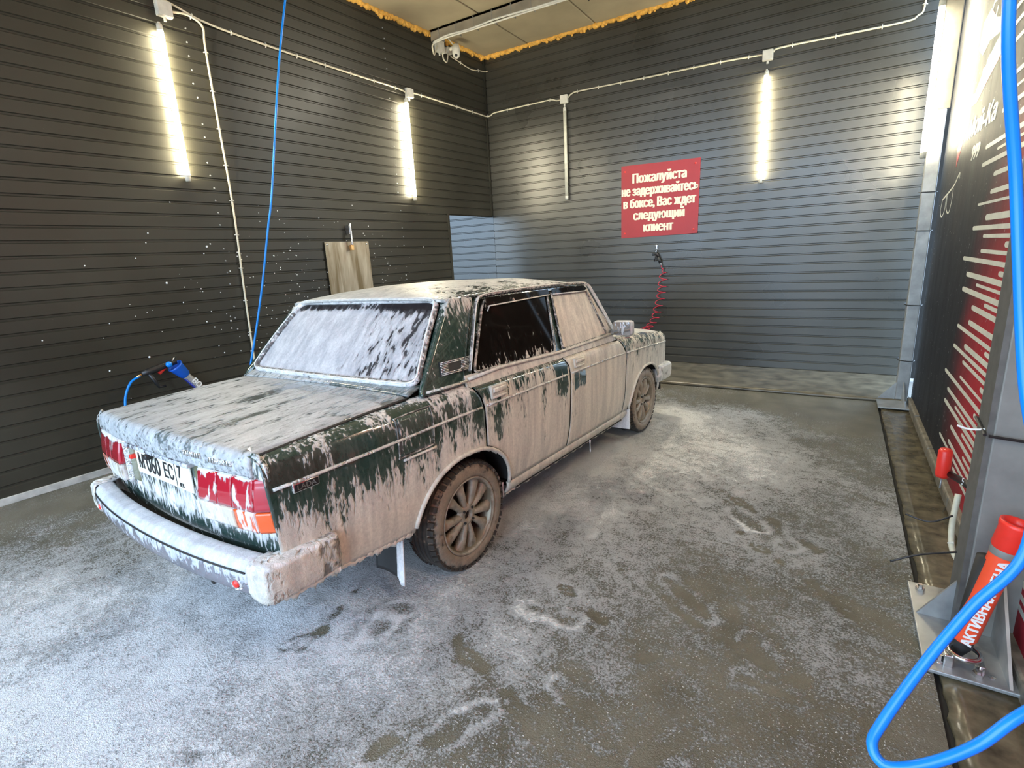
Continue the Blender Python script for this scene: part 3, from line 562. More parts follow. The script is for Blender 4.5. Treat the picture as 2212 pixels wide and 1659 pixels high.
m = MB(); m.lathe([(.036, .13), (.045, .115), (.06, .02), (.066, 0), (.062, .002), (.055, .02), (.04, .115)], 18, axisM((0, 0, 0), dv_)); m.build('funnel', M_bluec, hl, True)
m = MB(); m.lathe([(.034, .12), (.034, .62)], 16, axisM((0, 0, 0), dv_)); m.build('tube', M_tubeg, hl, True)
dn = dv_.normalized(); 
m = MB(); M4 = axisM((0, 0, 0), dv_)
V = []; F = []
for i in range(9):
    a = -2.4+i*.35
    for h in (.14, .60): V.append(M4 @ Vector((.0358*math.cos(a), .0358*math.sin(a), h)))
F = [(2*i, 2*i+2, 2*i+3, 2*i+1) for i in range(8)]
solid(m.add(V, F).build('label_band', M_blued, hl, True), .001, 1)
V, F = text_geo('ВОДА', .065, 1, .002, 'LEFT', .001)
# text runs down the tube, on the side facing the bay
ex = dn; ez = Vector((0, -1, 0)); ey = ez.cross(ex)
mesh('lettering', [ex*(.19+a)+ey*(b+.006)+ez*(.0365+c) for a, b, c in V], F, M_white, hl)
m = MB(); m.lathe([(0, .03), (.02, .028), (.026, .01), (.026, 0)], 12, axisM((-.05, -.02, .02), (-.2, -.9, .3))); m.build('knob', M_blue, hl, True)
m = MB(); m.tube([(-.02, 0, .02), (.0, 0, .06), (.03, .03, .07)], .009, 8); m.build('lance_joint', M_chrome, hl, True)

# right: red lance holder
rh = empty('lance_holder', (2.79, .28, .03)); tag(rh, 'red tube holder lettered ПЕНА on the near steel post', 'holder')
b0 = Vector((-.012, .0, .07)); b1 = Vector((.072, .0, .55)); dd = b1-b0; Mh = axisM(b0, dd); Lh = dd.length
m = MB(); m.lathe([(.030, 0), (.040, .02), (.040, Lh*.86)], 22, Mh); m.build('tube', M_redtube, rh, True)
m = MB(); m.lathe([(.041, Lh*.84), (.046, Lh*.86), (.046, Lh*1.0), (.050, Lh*1.03), (.050, Lh*1.06), (.040, Lh*1.06), (.037, Lh*1.0), (.037, Lh*.86)], 22, Mh); m.build('collar', M_redpl, rh, True)
m = MB(); m.lathe([(.0375, Lh*.9), (.0, Lh*.9)], 22, Mh); m.build('bore', M_dark, rh)
m = MB(); m.lathe([(.0415, Lh*.79), (.0425, Lh*.8), (.0425, Lh*.835), (.0415, Lh*.845)], 22, Mh); m.build('strap', M_grey, rh, True)
m = MB(); m.tube([b0+Vector((.03, .02, .35)), b0+Vector((.0, .0, -.02)), b0+Vector((-.012, -.01, -.06))], [.03, .034, .016], 14); m.build('nozzle_guard', M_rubber, rh, True)
V, F = text_geo('АКТИВНАЯ ПЕНА', .046, .95, .0022, 'RIGHT', .001)
ex = dd.normalized(); view = (Vector((2.27, -2.0, 1.6))-Vector((2.85, .28, .3))).normalized(); view = (view-ex*view.dot(ex)).normalized(); view = (view+ex.cross(view)*.45).normalized()
ey = view.cross(ex)
mesh('lettering', [b0+ex*(Lh*.77+a)+ey*(b)+view*(.0405+c) for a, b, c in V], F, M_white, rh)
cl = empty('pipe_clamp', (2.78, .25, 0)); tag(cl, 'chrome pipe clamp at the foot of the red holder', 'clamp')
m = MB(); m.box(-.09, .10, -.06, .02, .0, .008); m.build('foot', M_steel, cl)
m = MB(); m.add(*tube([(.046*math.cos(a), .046*math.sin(a)-.01, .075) for a in np.linspace(0, 2*PI, 24, endpoint=False)], .009, 8, False, True)); m.build('ring', M_chrome, cl, True)
m = MB(); m.box(-.06, -.03, -.05, .01, .008, .07, b=.004); m.build('bracket', M_steel, cl)
m = MB(); m.box(.04, .06, -.05, .01, .008, .06, b=.004); m.build('bracket', M_steel, cl)
for x, y in ((-.07, -.04), (.08, -.04)): m = MB(); m.lathe([(0, .028), (.011, .026), (.012, .008)], 6, Matrix.Translation((x, y, 0))); m.build('bolt', M_steel, cl)
# small red gun holster near the kerb and its grey cable
gh = empty('gun_holster', (2.80, 1.22, .46)); tag(gh, 'small red cylindrical holster on an arm by the kerb', 'holster')
m = MB(); m.lathe([(0, -.075), (.026, -.075), (.030, -.06), (.030, .062), (.024, .075), (0, .075)], 18); m.build('cup', M_redpl, gh, True)
m = MB(); m.tube([(.02, 0, -.05), (.07, -.12, -.045), (.085, -.30, -.02)], [.016, .018, .014], 10); m.build('arm', M_black, gh, True)
m = MB(); m.tube([(0, 0, -.075), (-.004, -.02, -.13)], .004, 6); m.build('pin', M_galv, gh, True)
m = MB(); m.box(.06, .10, -.33, -.28, -.46, .02, b=.004); m.build('stem', M_galv, gh)
V, F = text_geo('5', .05, 1, .001, 'CENTER', .001); mesh('lettering', [(.075+a*.4-.02, -.13-c-.018, -.03+b) for a, b, c in V], F, M_white, gh)
conduit([(2.83, .98, .40), (2.815, .92, .26), (2.82, .85, .17), (2.86, .74, .13), (2.90, .68, .12)], 'pale grey cable sagging beside the holster stem', (-1, 0, 0), 1, 'grey_cable', .013)
# foreground blue hose
HP = [(2.36, -1.30, 4.2), (2.372, -1.22, 2.8), (2.390, -1.155, 2.1), (2.401, -1.14, 1.838), (2.438, -1.114, 1.643), (2.470, -1.136, 1.423), (2.488, -1.169, 1.316), (2.484, -1.209, 1.215), (2.441, -1.236, 1.144), (2.399, -1.273, 1.074), (2.359, -1.320, 1.005), (2.350, -1.339, .983), (2.365, -1.351, .973), (2.401, -1.343, .988), (2.446, -1.324, 1.021), (2.485, -1.301, 1.065), (2.56, -1.25, 1.11), (2.66, -1.18, 1.08)]
tag(MB().add(*tube(smooth_path(HP, 10), .0063, 12)).build('pressure_hose', M_blue, None, True), 'bright blue pressure hose looping in the right foreground', 'hose')
# ================================================================== THE CAR
car = empty('sedan_car', (0, 0, 0), math.radians(-3.274)); tag(car, 'dark green old boxy sedan covered in washing foam', 'car')
MBODY = Matrix.Translation((0, 0, .0275)) @ Euler((-.0229, -.0212, 0)).to_matrix().to_4x4()
GREEN = (.004, .030, .021)
SIDE = (1, 1, .30); TOP = (1, .30, 1); SLOPE = (1, .38, 1)
M_pside = foam_mat('green paint, foam running down', GREEN, .16, SIDE, 72, coat=1, film_=.07, op=.58)
M_ptop = foam_mat('green paint, foam lying on top', GREEN, .16, TOP, 60, coat=1, film_=.46, white=(.49, .525, .56))
M_proof = foam_mat('green paint, foam on the roof', GREEN, .16, (1, .7, 1), 52, coat=1, white=(.62, .63, .62))
M_gside = foam_mat('tinted side glass', (.008, .006, .005), .04, SIDE, 62, trans=.35, relief=.5, film_=.02)
M_grear = foam_mat('rear glass', (.012, .008, .009), .04, SLOPE, 40, trans=.2, relief=.9, pre=-.862, white=(.55, .55, .58), film_=.14)
M_fchrome = foam_mat('bumper metal', (.36, .36, .42), .25, (1, .5, .5), 56, metal=1, white=(.62, .65, .70))
M_fplast = foam_mat('bumper plastic under foam', (.03, .026, .022), .4, (1, 1, .6), 34, relief=1, film_=.4)
M_tyre = foam_mat('muddy tyre', (.020, .018, .016), .7, (1, 1, 1), 30, dirty=(.27, .215, .155), relief=.6)
M_rim = foam_mat('muddy alloy', (.20, .17, .12), .35, (1, 1, 1), 22, metal=.5, dirty=(.31, .27, .205), relief=.5)
M_lred = foam_mat('red lamp lens', (.42, .006, .022), .1, SIDE, 38, coat=1, film_=0)
M_lamb = foam_mat('amber lamp lens', (.75, .10, .008), .1, SIDE, 38, coat=1, film_=0)
M_flap = foam_mat('mud flap rubber', (.018, .017, .016), .5, SIDE, 40, film_=0)
M_mirror = foam_mat('mirror glass', (.35, .36, .38), .05, SIDE, 40, metal=1)
M_lwhite = foam_mat('clear lamp lens', (.60, .52, .40), .15, SIDE, 38, coat=1)
M_ftrim = foam_mat('chrome trim with foam', (.7, .7, .68), .15, (1, 1, 1), 60, metal=1)
M_seal = foam_mat('rubber seal with foam', (.016, .016, .017), .4, (1, 1, 1), 50)
M_fringe = mat('hanging foam', (.56, .52, .45), .5, 0, .12, 60, .3)
M_fringew = mat('hanging white foam', (.74, .74, .74), .5, 0, .1, 60, .3)
M_plate_w = foam_mat('number plate', (.78, .77, .66), .35, SIDE, 40)
M_olive = mat('bare lamp panel', (.14, .14, .075), .3, 0, .1, 20, 0, .5)
M_int = mat('dark interior cloth', (.018, .014, .011), .9)
M_well = mat('wheel well', (.012, .011, .010), .9)

def clampf(v, a=-.2, b=1.2): return max(a, min(b, v))
def nz(a, b, s=1): return math.sin(a*s*1.7+2.1)*math.cos(b*s*1.3+.7)
# -------- body section: half width and height of the flank
PROF = [(.745, .235), (.762, .30), (.778, .36), (.792, .44), (.798, .495), (.7985, .505), (.803, .62), (.806, .74), (.806, .82), (.802, .865), (.793, .898), (.776, .922), (.752, .936), (.722, .943), (.703, .944)]
PZ = [p[1] for p in PROF]; PX = [p[0] for p in PROF]
def ztop(y): return interp(y, [-1.08, -.9, -.25, 0, 1.7, 1.95, 2.5, 2.98], [.905, .915, .942, .944, .940, .925, .890, .838])
def taper(y): return interp(y, [-1.09, -1.05, -.9, -.6, -.2, 2.0, 2.5, 2.8, 2.95, 3.0], [.930, .948, .972, .990, 1, 1, .985, .965, .945, .925])
def zsc(z, y): return z if z < .62 else .62+(z-.62)*(ztop(y)-.62)/(.944-.62)
def arch(y, c, hw, top, ex=2.2):
    d = abs(y-c)/hw
    return None if d >= 1 else (top-.28)*(1-d**ex)**(1/ex)+.28
ARR = (-.055, .372, .612); ARF = (2.392, .372, .628)
def flank(name, ya, yb, zbot, kmax, nc, fn, nrow=18, mt=None):
    """side panel between the edge curves ya(z), yb(z); both sides of the car"""
    for sg in (1, -1):
        V = []; F = []; rows = None
        zend = PZ[8]
        for i in range(nc+1):
            s = i/nc; ym = lerp(ya(.5), yb(.5), s); zb = zbot(ym)
            pts = []
            for j in range(nrow+1):
                z = lerp(zb, zend, j/nrow); pts.append((interp(z, PZ, PX), z))
            pts += [PROF[k] for k in range(9, kmax+1)]
            rows = len(pts)
            for x, z in pts:
                y = lerp(ya(z), yb(z), s); V.append((sg*x*taper(y), y, zsc(z, y)))
        for i in range(nc):
            for j in range(rows-1):
                q = (i*rows+j, (i+1)*rows+j, (i+1)*rows+j+1, i*rows+j+1); F.append(q if sg > 0 else q[::-1])
        o = mesh(name, V, F, mt or M_pside, car, True, MBODY); set_foam(o, fn); solid(o, .004)
def f_quarter(x, y, z):
    g = clampf(.25+(.95-z)*1.6, 0, 1)
    d = interp(z, [.30, .42, .50, .58, .66, .74, .80, .86, .90, .95], [1.1, 1.0, .88, .74, .55, .39, .30, .33, .47, .52])
    if y > -.30: d += .18*math.sin((y+.3)*9)
    if -.49 < y < -.27 and .72 < z < .92: d -= .16
    d += .10*nz(y, z*.3, 14)+.07*nz(y, 0, 37)
    return clampf(d), g
def f_rdoor(x, y, z):
    d = interp(z, [.3, .6, .8, .9, .95], [1.05, .88, .70, .52, .40]); d += .15*nz(y, z*.2, 16)+.07*nz(y, 0, 41)
    if z > .84 and y < .55: d -= .22*(.55-y)/.5
    if .12 < y < .36 and .60 < z < .80: d -= .20
    if .80 < y < .97 and .70 < z < .92: d -= .24
    return clampf(d), .85
def f_fdoor(x, y, z):
    d = interp(z, [.3, .6, .9, .95], [1.05, .98, .90, .8])+.06*nz(y, z*.2, 18)
    if 1.05 < y < 1.22 and .70 < z < .80: d -= .45
    if 1.02 < y < 1.10 and .5 < z < .8: d -= .25
    if 1.10 < y < 1.35: d -= .10
    return clampf(d), .92
def f_fender(x, y, z): return clampf(interp(z, [.3, .55, .75, .9], [1.1, .95, .66, .48])+.08*nz(y, z, 18)), .9
def zb_quarter(y):
    base = interp(y, [-1.08, -.9, -.43, .3], [.40, .385, .35, .33]); a = arch(y, *ARR); return max(base, a) if a else base
flank('quarter_panel', lambda z: interp(z, [.3, .59, .80, .88, .92, .95], [-1.02, -1.035, -1.052, -1.054, -1.052, -1.050]), lambda z: interp(z, [.3, .66, .80, .86, .95], [.093, .093, .090, .075, .018]), zb_quarter, 14, 96, f_quarter)
def zb_rdoor(y):
    a = arch(y, ARR[0], ARR[1]+.012, ARR[2]+.014); return max(.318, a) if a else .318
flank('rear_door', lambda z: interp(z, [.3, .66, .80, .86, .95], [.108, .108, .105, .090, .033]), lambda z: interp(z, [.3, .75, .86, .95], [.972, .995, .985, .93]), zb_rdoor, 11, 60, f_rdoor)
flank('front_door', lambda z: interp(z, [.3, .75, .86, .95], [.990, 1.013, 1.003, .948]), lambda z: interp(z, [.3, .75, .82, .95], [1.885, 1.902, 1.895, 1.80]), lambda y: .318, 11, 50, f_fdoor)
def zb_fender(y):
    base = interp(y, [1.88, 2.05, 2.7, 3.0], [.318, .318, .36, .38]); a = arch(y, *ARF); return max(base, a) if a else base
flank('front_fender', lambda z: interp(z, [.3, .75, .82, .95], [1.904, 1.921, 1.914, 1.82]), lambda z: 2.965, zb_fender, 14, 70, f_fender)
flank('sill', lambda z: .30, lambda z: 1.98, lambda y: .236, 8, 30, lambda x, y, z: (1.02+.1*nz(y, 0, 25), .95), 2) if False else None
for sg in (1, -1):
    V, F = grid(40, 5, lambda a, b: (sg*interp(b, [0, .3, .8, 1], [.70, .752, .765, .760]), lerp(.315, 2.0, a), lerp(.225, .315, b)))
    if sg < 0: F = [f[::-1] for f in F]
    set_foam(solid(mesh('sill', V, F, M_pside, car, True, MBODY), .012), lambda x, y, z: (.98+.15*nz(y, 0, 25), .95))
# arch lips
for sg in (1, -1):
    for (c, hw, top), fnn in ((ARR, zb_quarter), (ARF, zb_fender)):
        P = []
        for k in range(41):
            a = PI*k/40; y = c-math.cos(a)*hw*.999; z = arch(y, c, hw, top) or .28
            zl = .37 if (c < 1 and y < c) else .315
            if z < zl: continue
            P.append((sg*(interp(z, PZ, PX)*taper(y)+.003), y, zsc(z, y)))
        o = MB().add(*tube(P, .011, 8)).build('arch_lip', M_pside, car, True, MBODY); set_foam(o, lambda x, y, z: (.95, .85))
        # well liner
        V = []; F = []
        Q = [(c-math.cos(PI*k/24)*(hw+.02), (arch(c-math.cos(PI*k/24)*(hw*.999), c, hw, top) or .28)+.02) for k in range(25)]
        for y, z in Q: V += [(sg*.775, y, z), (sg*.42, y, z)]
        F = [(2*i, 2*i+1, 2*i+3, 2*i+2) for i in range(24)]+[tuple(range(1, 50, 2))]
        mesh('wheel_well', V, F, M_well, car, True, MBODY)
# dark inner body behind the panel gaps
for sg in (1, -1):
    V = []; F = []; n = 60
    for i in range(n+1):
        y = lerp(-1.0, 2.94, i/n); a1 = arch(y, ARR[0], ARR[1]+.03, ARR[2]+.03); a2 = arch(y, ARF[0], ARF[1]+.03, ARF[2]+.03); zb = max(.26 if .2 < y < 2.1 else .44, a1 or 0, a2 or 0)
        for j in range(7):
            z = lerp(zb, .90, j/6); V.append((sg*(interp(z, PZ, PX)*taper(y)-.022), y, zsc(z, y)))
    F = [(i*7+j, (i+1)*7+j, (i+1)*7+j+1, i*7+j+1) for i in range(n) for j in range(6)]
    mesh('inner_body', V, F, M_dark, car, True, MBODY)
m = MB(); m.box(-.44, .44, -.98, 2.9, .24, .27); m.box(-.74, .74, .42, 1.95, .235, .262); m.box(-.60, .60, -1.0, -.46, .40, .43); m.build('underbody', M_well, car, False, MBODY)
# mouldings and small flank parts
for sg in (1, -1):
    for (y0, y1) in ((-1.03, .07), (.115, .975), (1.02, 1.88), (1.92, 2.93)):
        P = [(sg*(PX[8]*taper(y)+.003), y, zsc(.815, y)) for y in np.linspace(y0, y1, 14)]
        o = MB().add(*tube(P, .0065, 6)).build('moulding', M_ftrim, car, True, MBODY); set_foam(o, lambda x, y, z: (.62, .6))
    for (y0, z0, z1) in ((.155, .835, .905), (1.055, .835, .900)):
        o_ = MB(); xh = .806
        V, F = bevbox(sg*(xh-.004)-.012, sg*(xh-.004)+.012, y0, y0+.135, z0, z1, .006)
        h = mesh('door_handle', V, F, M_fplast, car, True, MBODY); set_foam(h, lambda x, y, z: (.75, .9))
        V, F = bevbox(sg*(xh+.010)-.006, sg*(xh+.010)+.006, y0+.012, y0+.123, z0+.034, z1-.012, .004)
        b_ = mesh('pull', V, F, M_ftrim, h, True); set_foam(b_, lambda x, y, z: (.95, .8))
        V, F = bevbox(sg*(xh+.006)-.006, sg*(xh+.006)+.006, y0+.008, y0+.127, z0+.003, z0+.016, .004)
        b_ = mesh('pull_edge', V, F, M_ftrim, h, True); set_foam(b_, lambda x, y, z: (.95, .8))
# fuel flap (right side)
fl_ = []
V, F = grid(12, 12, lambda a, b: ((lambda y, z: (interp(z, PZ, PX)*taper(y)+.004, y, zsc(z, y)))(lerp(-.485+.01*b, -.285+.01*b, a), lerp(.738, .905, b))))
ff = solid(mesh('fuel_flap', V, F, M_pside, car, True, MBODY), .008); set_foam(ff, lambda x, y, z: (.36+.3*max(0, z-.87)*10, .5))
P = [(interp(z, PZ, PX)*taper(y)+.004, y, zsc(z, y)) for y, z in smooth_path([(-.487, .745, 0), (-.487, .90, 0), (-.475, .908, 0), (-.29, .908, 0), (-.276, .90, 0), (-.283, .745, 0), (-.29, .735, 0), (-.475, .735, 0)], 4, True) for y, z in [(y, z)]] if False else None
pp = [(v[0], v[1]) for v in smooth_path([(-.487, .745, 0), (-.483, .89, 0), (-.468, .908, 0), (-.29, .908, 0), (-.276, .895, 0), (-.284, .75, 0), (-.30, .735, 0), (-.475, .735, 0)], 5, True)]
o = MB().add(*tube([(interp(z, PZ, PX)*taper(y)+.002, y, zsc(z, y)) for y, z in pp], .004, 6, False, True)).build('flap_edge', M_seal, ff, True); set_foam(o, lambda x, y, z: (.45, .6))
P = [(interp(.718, PZ, PX)*taper(y)+.004, y, zsc(.718, y)) for y in np.linspace(-.47, -.275, 6)]
o = MB().add(*tube(P, .006, 6)).build('flap_trim', M_ftrim, car, True, MBODY); set_foam(o, lambda x, y, z: (.75, .6))
# flank badge
xb = PX[7]*taper(-.92)
bd = MB().box(xb-.006, xb+.006, -.968, -.862, .757, .792, b=.004).build('badge', M_ftrim, car, True, MBODY); set_foam(bd, lambda x, y, z: (.35, .8))
mesh('badge_field', *MB().box(xb+.0055, xb+.0072, -.963, -.867, .762, .787).__dict__.values(), M_black, bd)
V, F = text_geo('LADA', .026, 1.15, .0006, 'CENTER', .0006); mesh('badge_lettering', [(xb+.008+c, -.915+a, .7745+b) for a, b, c in V], F, M_chrome, bd)

# -------- trunk lid, tail
def yrear(x): return -1.105+.05*(abs(x)/.72)**2.2
def f_trunk(x, y, z):
    if z < .885: return .66+.08*nz(x, z, 40), .12
    d = .69+.07*nz(x, y*.3, 20)+.06*nz(x, y*.15, 45)
    b = abs((x+.10)-(y+.7)*-.14)
    d -= .30*math.exp(-((x-.02+(y+.7)*.22)/.055)**2)*(.6+.4*math.sin(y*9))
    d -= .16*math.exp(-((x-.26+(y+.7)*.12)/.035)**2)
    if y > -.45: d -= .20*(1 if x > -.2 else .3)
    return clampf(d), .05
TP = [(0, 0), (.02, .0), (.05, 0), (.1, 0)]
def trunk_pt(a, b):
    x = lerp(-.694, .694, a); yr = yrear(x)
    if b < .80:
        t_ = b/.80; y = lerp(-.325, yr+.035, t_); z = lerp(.952, .915, t_**1.3)
    else:
        t_ = (b-.80)/.20
        if t_ < .5: an = t_/.5*PI/2; y = yr+.035-.035*math.sin(an); z = .915-.035*(1-math.cos(an))
        else: y = yr+.006*(t_-.5); z = lerp(.880, .832, (t_-.5)/.5)
    z += .012*(1-(x/.694)**2)*(1 if b < .8 else max(0, 1-(b-.8)*8)); ed = max(0, abs(x)-.66)/.034; z -= .008*ed*ed
    return (x, y, z)
V, F = grid(64, 72, trunk_pt); tl = mesh('trunk_lid', V, [f[::-1] for f in F], M_ptop, car, True, MBODY); solid(tl, .012); set_foam(tl, f_trunk)
m = MB(); P = [trunk_pt(1, b) for b in np.linspace(0, .8, 20)]; 
for sg in (1, -1):
    o = MB().add(*tube([(sg*.7005, p[1], p[2]-.0035) for p in P], .0065, 6)).build('trunk_gasket', M_rubber, car, True, MBODY)
for (x0, x1, z0) in ((.30, .42, .878), (.47, .60, .872)):
    bd = MB()
    for k in range(8):
        xa = lerp(x0, x1, k/8); xc = lerp(x0, x1, (k+1)/8)
        bd.add([(xa, yrear(xa)-.004, z0-.010), (xc, yrear(xc)-.004, z0-.010), (xc, yrear(xc)-.004, z0+.010), (xa, yrear(xa)-.004, z0+.010), (xa, yrear(xa)+.004, z0-.010), (xc, yrear(xc)+.004, z0-.010), (xc, yrear(xc)+.004, z0+.010), (xa, yrear(xa)+.004, z0+.010)], [(0, 1, 2, 3), (3, 2, 6, 7), (1, 0, 4, 5), (0, 3, 7, 4), (2, 1, 5, 6)])
    o = bd.build('trunk_badge', M_ftrim, tl, True); set_foam(o, lambda x, y, z: (.42, .3))
# rear deck below the rear glass
def deck_pt(a, b):
    x = lerp(-.70, .70, a); return (x, lerp(-.318, -.225, b)-.012*(1-(x/.7)**2)*b, lerp(.954, .985, b)+.012*(1-(x/.7)**2))
V, F = grid(40, 6, deck_pt); o = mesh('rear_deck', V, F, M_ptop, car, True, MBODY); solid(o, .01); set_foam(o, lambda x, y, z: (.62 if x < .1 else .38, .1))
# rear panel
V, F = grid(40, 14, lambda a, b: (lambda x: (x, yrear(x)+.045+interp(b, [0, .3, 1], [.03, 0, .0]), lerp(.42, .845, b)))(lerp(-.735, .735, a)))
o = mesh('rear_panel', V, F, M_pside, car, True, MBODY); solid(o, .012, 1); set_foam(o, lambda x, y, z: (interp(z, [.42, .55, .62, .66, .85], [.2, .38, .66, .6, .35]), .05))
for sg in (1, -1):
    V, F = grid(8, 10, lambda a, b: (lambda x, z: (sg*x, -1.050+.006*a+.03*max(0, a-.75)+.02*max(0, b-.75)**1, z))(lerp(.690, interp(lerp(.82, .93, b), [.82, .88, .93], [.768, .762, .715]), a), lerp(.825, .918, b)))
    o = mesh('tail_corner', V, F if sg > 0 else [f[::-1] for f in F], M_pside, car, True, MBODY); solid(o, .015); set_foam(o, lambda x, y, z: (.55, .1))
# tail lamps
def lens(nm, parent, x0, x1, z0, z1, mt, fo_, proud=.05, zs=0.0):
    def P(a, b):
        x = lerp(x0, x1, a); z = lerp(z0, z1, b); e = max(0, abs(x)-.70)
        sl = (z-.64)*.10
        return (x, yrear(x)+.045-proud+e*.55+sl*.3-.012*math.sin(PI*min(1, max(0, (z-.62)/.2)))-.0, z)
    V, F = grid(14, 10, P); 
    o = mesh(nm, V, F if x1 > x0 else [f[::-1] for f in F], mt, parent, True); solid(o, .03, -1 if x1 > x0 else -1); set_foam(o, fo_); return o
for sg in (1, -1):
    X0, X1 = .375, .752
    V, F = grid(20, 12, lambda a, b: (lambda x, z: (x, yrear(x)+.045-.035+max(0, abs(x)-.70)*.5, z))(sg*lerp(X0-.012, X1+.006, a), lerp(.622, .832, b)))
    hs = mesh('tail_lamp', V, F if sg > 0 else [f[::-1] for f in F], M_ftrim, car, True, MBODY); solid(hs, .04); set_foam(hs, lambda x, y, z: (.85 if z > .82 else .5, .1))
    fr = (lambda x, y, z: (.36+.22*nz(x, z, 34)+(.35 if z > .815 else 0)-(.2 if abs(x) > .70 else 0), .05)) if sg > 0 else (lambda x, y, z: (.32+.22*nz(x, z, 24)+(.4 if z > .805 else 0), .05))
    xs4 = [X0, .50, .585, .70, X1]
    cols = [('red_lens', M_lred), ('red_lens', M_lred), ('red_lens', M_lred), ('red_lens', M_lred)]
    for k in range(4): lens(cols[k][0], hs, sg*(xs4[k]+.003), sg*(xs4[k+1]-.003), .712, .826, cols[k][1], fr)
    lens('reversing_lens', hs, sg*(X0+.003), sg*(.585-.003), .630, .706, M_lwhite, lambda x, y, z: (.55, .25))
    lens('amber_lens', hs, sg*(.585+.003), sg*(.70-.003), .630, .706, M_lamb, lambda x, y, z: (.50, .1)); lens('amber_lens', hs, sg*(.70+.003), sg*(X1-.003), .630, .706, M_lamb, lambda x, y, z: (.22, .1))
    V, F = grid(3, 3, lambda a, b: (sg*lerp(.272, .362, a), yrear(.3)+.040, lerp(.632, .828, b)))
    solid(mesh('lamp_infill', V, F if sg > 0 else [f[::-1] for f in F], M_olive, car, False, MBODY), .008, 1)
# number plate
npn = MB().box(-.262, .262, -1.075, -1.068, .690, .806, b=.003).build('number_plate', M_plate_w, car, False, MBODY); set_foam(npn, lambda x, y, z: (.12, .1))
for s_, x_, sz in (('М', -.205, .072), ('060', -.085, .092), ('ЕС', .065, .072), ('7', .165, .06)):
    V, F = text_geo(s_, sz*1.28, .78, .0022, 'CENTER', .0006); mesh('plate_lettering', [(x_+a, -1.0755-c, .745+b+(0 if s_ != '7' else .016)) for a, b, c in V], F, M_black, npn)
m = MB(); m.box(.126, .129, -1.0765, -1.074, .696, .80); m.build('plate_divider', M_black, npn)
V, F = text_geo('RUS', .026, .8, .0006, 'CENTER', .0006); mesh('plate_lettering', [(.17+a, -1.0755-c, .708+b) for a, b, c in V], F, M_black, npn)
m = MB(); m.box(-.30, .30, -1.098, -1.06, .808, .826, b=.005); o = m.build('plate_lamp_bar', M_fchrome, car, True, MBODY); set_foam(o, lambda x, y, z: (.65, .05))
m = MB(); m.box(-.088, -.052, -1.108, -1.078, .785, .808, b=.006); m.build('trunk_latch', M_black, car, True, MBODY)
m = MB(); m.box(-.283, -.262, -1.095, -1.07, .752, .772, b=.004); m.build('plate_bolt', M_redpl, car, True, MBODY)

# -------- bumpers
def bumper(name, ysgn, y0, fo_):
    """section swept along a bowed plan curve; (out, z)"""
    sec = [(.022, .540), (.030, .552), (.045, .556), (.082, .552), (.098, .538), (.104, .520), (.102, .512), (.106, .505), (.106, .470), (.098, .432), (.082, .415), (.05, .410), (.05, .44), (.022, .50)]
    def P(a, b):
        x = lerp(-.705, .705, a); q = b*(len(sec)-1); i = min(int(q), len(sec)-2); u = lerp(sec[i][0], sec[i+1][0], q-i); z = lerp(sec[i][1], sec[i+1][1], q-i)
        yy = y0+ysgn*(.0-.055*(abs(x)/.705)**2.2+u); return (x, yy, z)
    V, F = grid(72, 40, P)
    o = mesh(name, V, F if ysgn > 0 else [f[::-1] for f in F], M_fchrome, car, True, MBODY); solid(o, .004); set_foam(o, fo_); return o
rb = bumper('rear_bumper', -1, -1.085, lambda x, y, z: (interp(z, [.41, .44, .48, .505, .53, .55], [.25, .36, .52, .62, .92, 1.1])+.06*nz(x, z, 30)+(-.3 if (z < .45 and x > .45) else 0), .0))
fb = bumper('front_bumper', 1, 2.955, lambda x, y, z: (.8, .8))
for ys, yc, nm in ((-1, -1.085, 'rear'), (1, 2.955, 'front')):
    for sg in (1, -1):
        # corner piece wraps to the flank
        op = [(.709, .051), (.745, .049), (.780, .045), (.800, .037), (.811, .020), (.816, -.008), (.818, -.05), (.818, -.10), (.818, -.16), (.816, -.21), (.813, -.25)]
        path = [Vector((x, yc+ys*u, 0)) for x, u in op]
        sec = [(.095, .552), (.05, .557), (.016, .553), (.003, .541), (0, .520), (0, .49), (.001, .45), (.008, .418), (.028, .403), (.08, .40)]
        V = []; F = []; n = len(sec); m_ = len(path)
        for i, p in enumerate(path):
            d = (path[min(m_-1, i+1)]-path[max(0, i-1)]).normalized(); nn = Vector((d.y, -d.x, 0))
            if nn.x+nn.y*ys < 0: nn = -nn
            for u, z in sec: q = p-nn*u; V.append((sg*q.x, q.y, z))
        for i in range(m_-1):
            for j in range(n-1):
                q = (i*n+j, (i+1)*n+j, (i+1)*n+j+1, i*n+j+1); F.append(q if sg*ys < 0 else q[::-1])
        bm = bmesh.new(); vs = [bm.verts.new(v) for v in V]
        for f in F: bm.faces.new([vs[i] for i in f])
        endf = [vs[(m_-1)*n+j] for j in range(n)]; bm.faces.new(endf if sg*ys > 0 else endf[::-1])
        bmesh.ops.subdivide_edges(bm, edges=bm.edges[:], cuts=2, use_grid_fill=True); bmesh.ops.recalc_face_normals(bm, faces=bm.faces[:])
        bm.normal_update()
        for v in bm.verts:
            h = .5+.5*math.sin(v.co.y*95+math.sin(v.co.z*70)*2)*math.sin(v.co.z*85+v.co.x*60+math.sin(v.co.y*40)*1.5); v.co += v.normal*(.0045*h*(1 if .41 < v.co.z < .55 else .3))
        bm.verts.index_update(); V = [tuple(v.co) for v in bm.verts]; F = [[v.index for v in f.verts] for f in bm.faces]; bm.free()
        o = mesh('bumper_end', V, F, M_fplast, car, True, MBODY); set_foam(o, lambda x, y, z: (.72 if abs(y+.87) > .05 else .54, .80 if z < .54 else .15)); solid(o, .004)
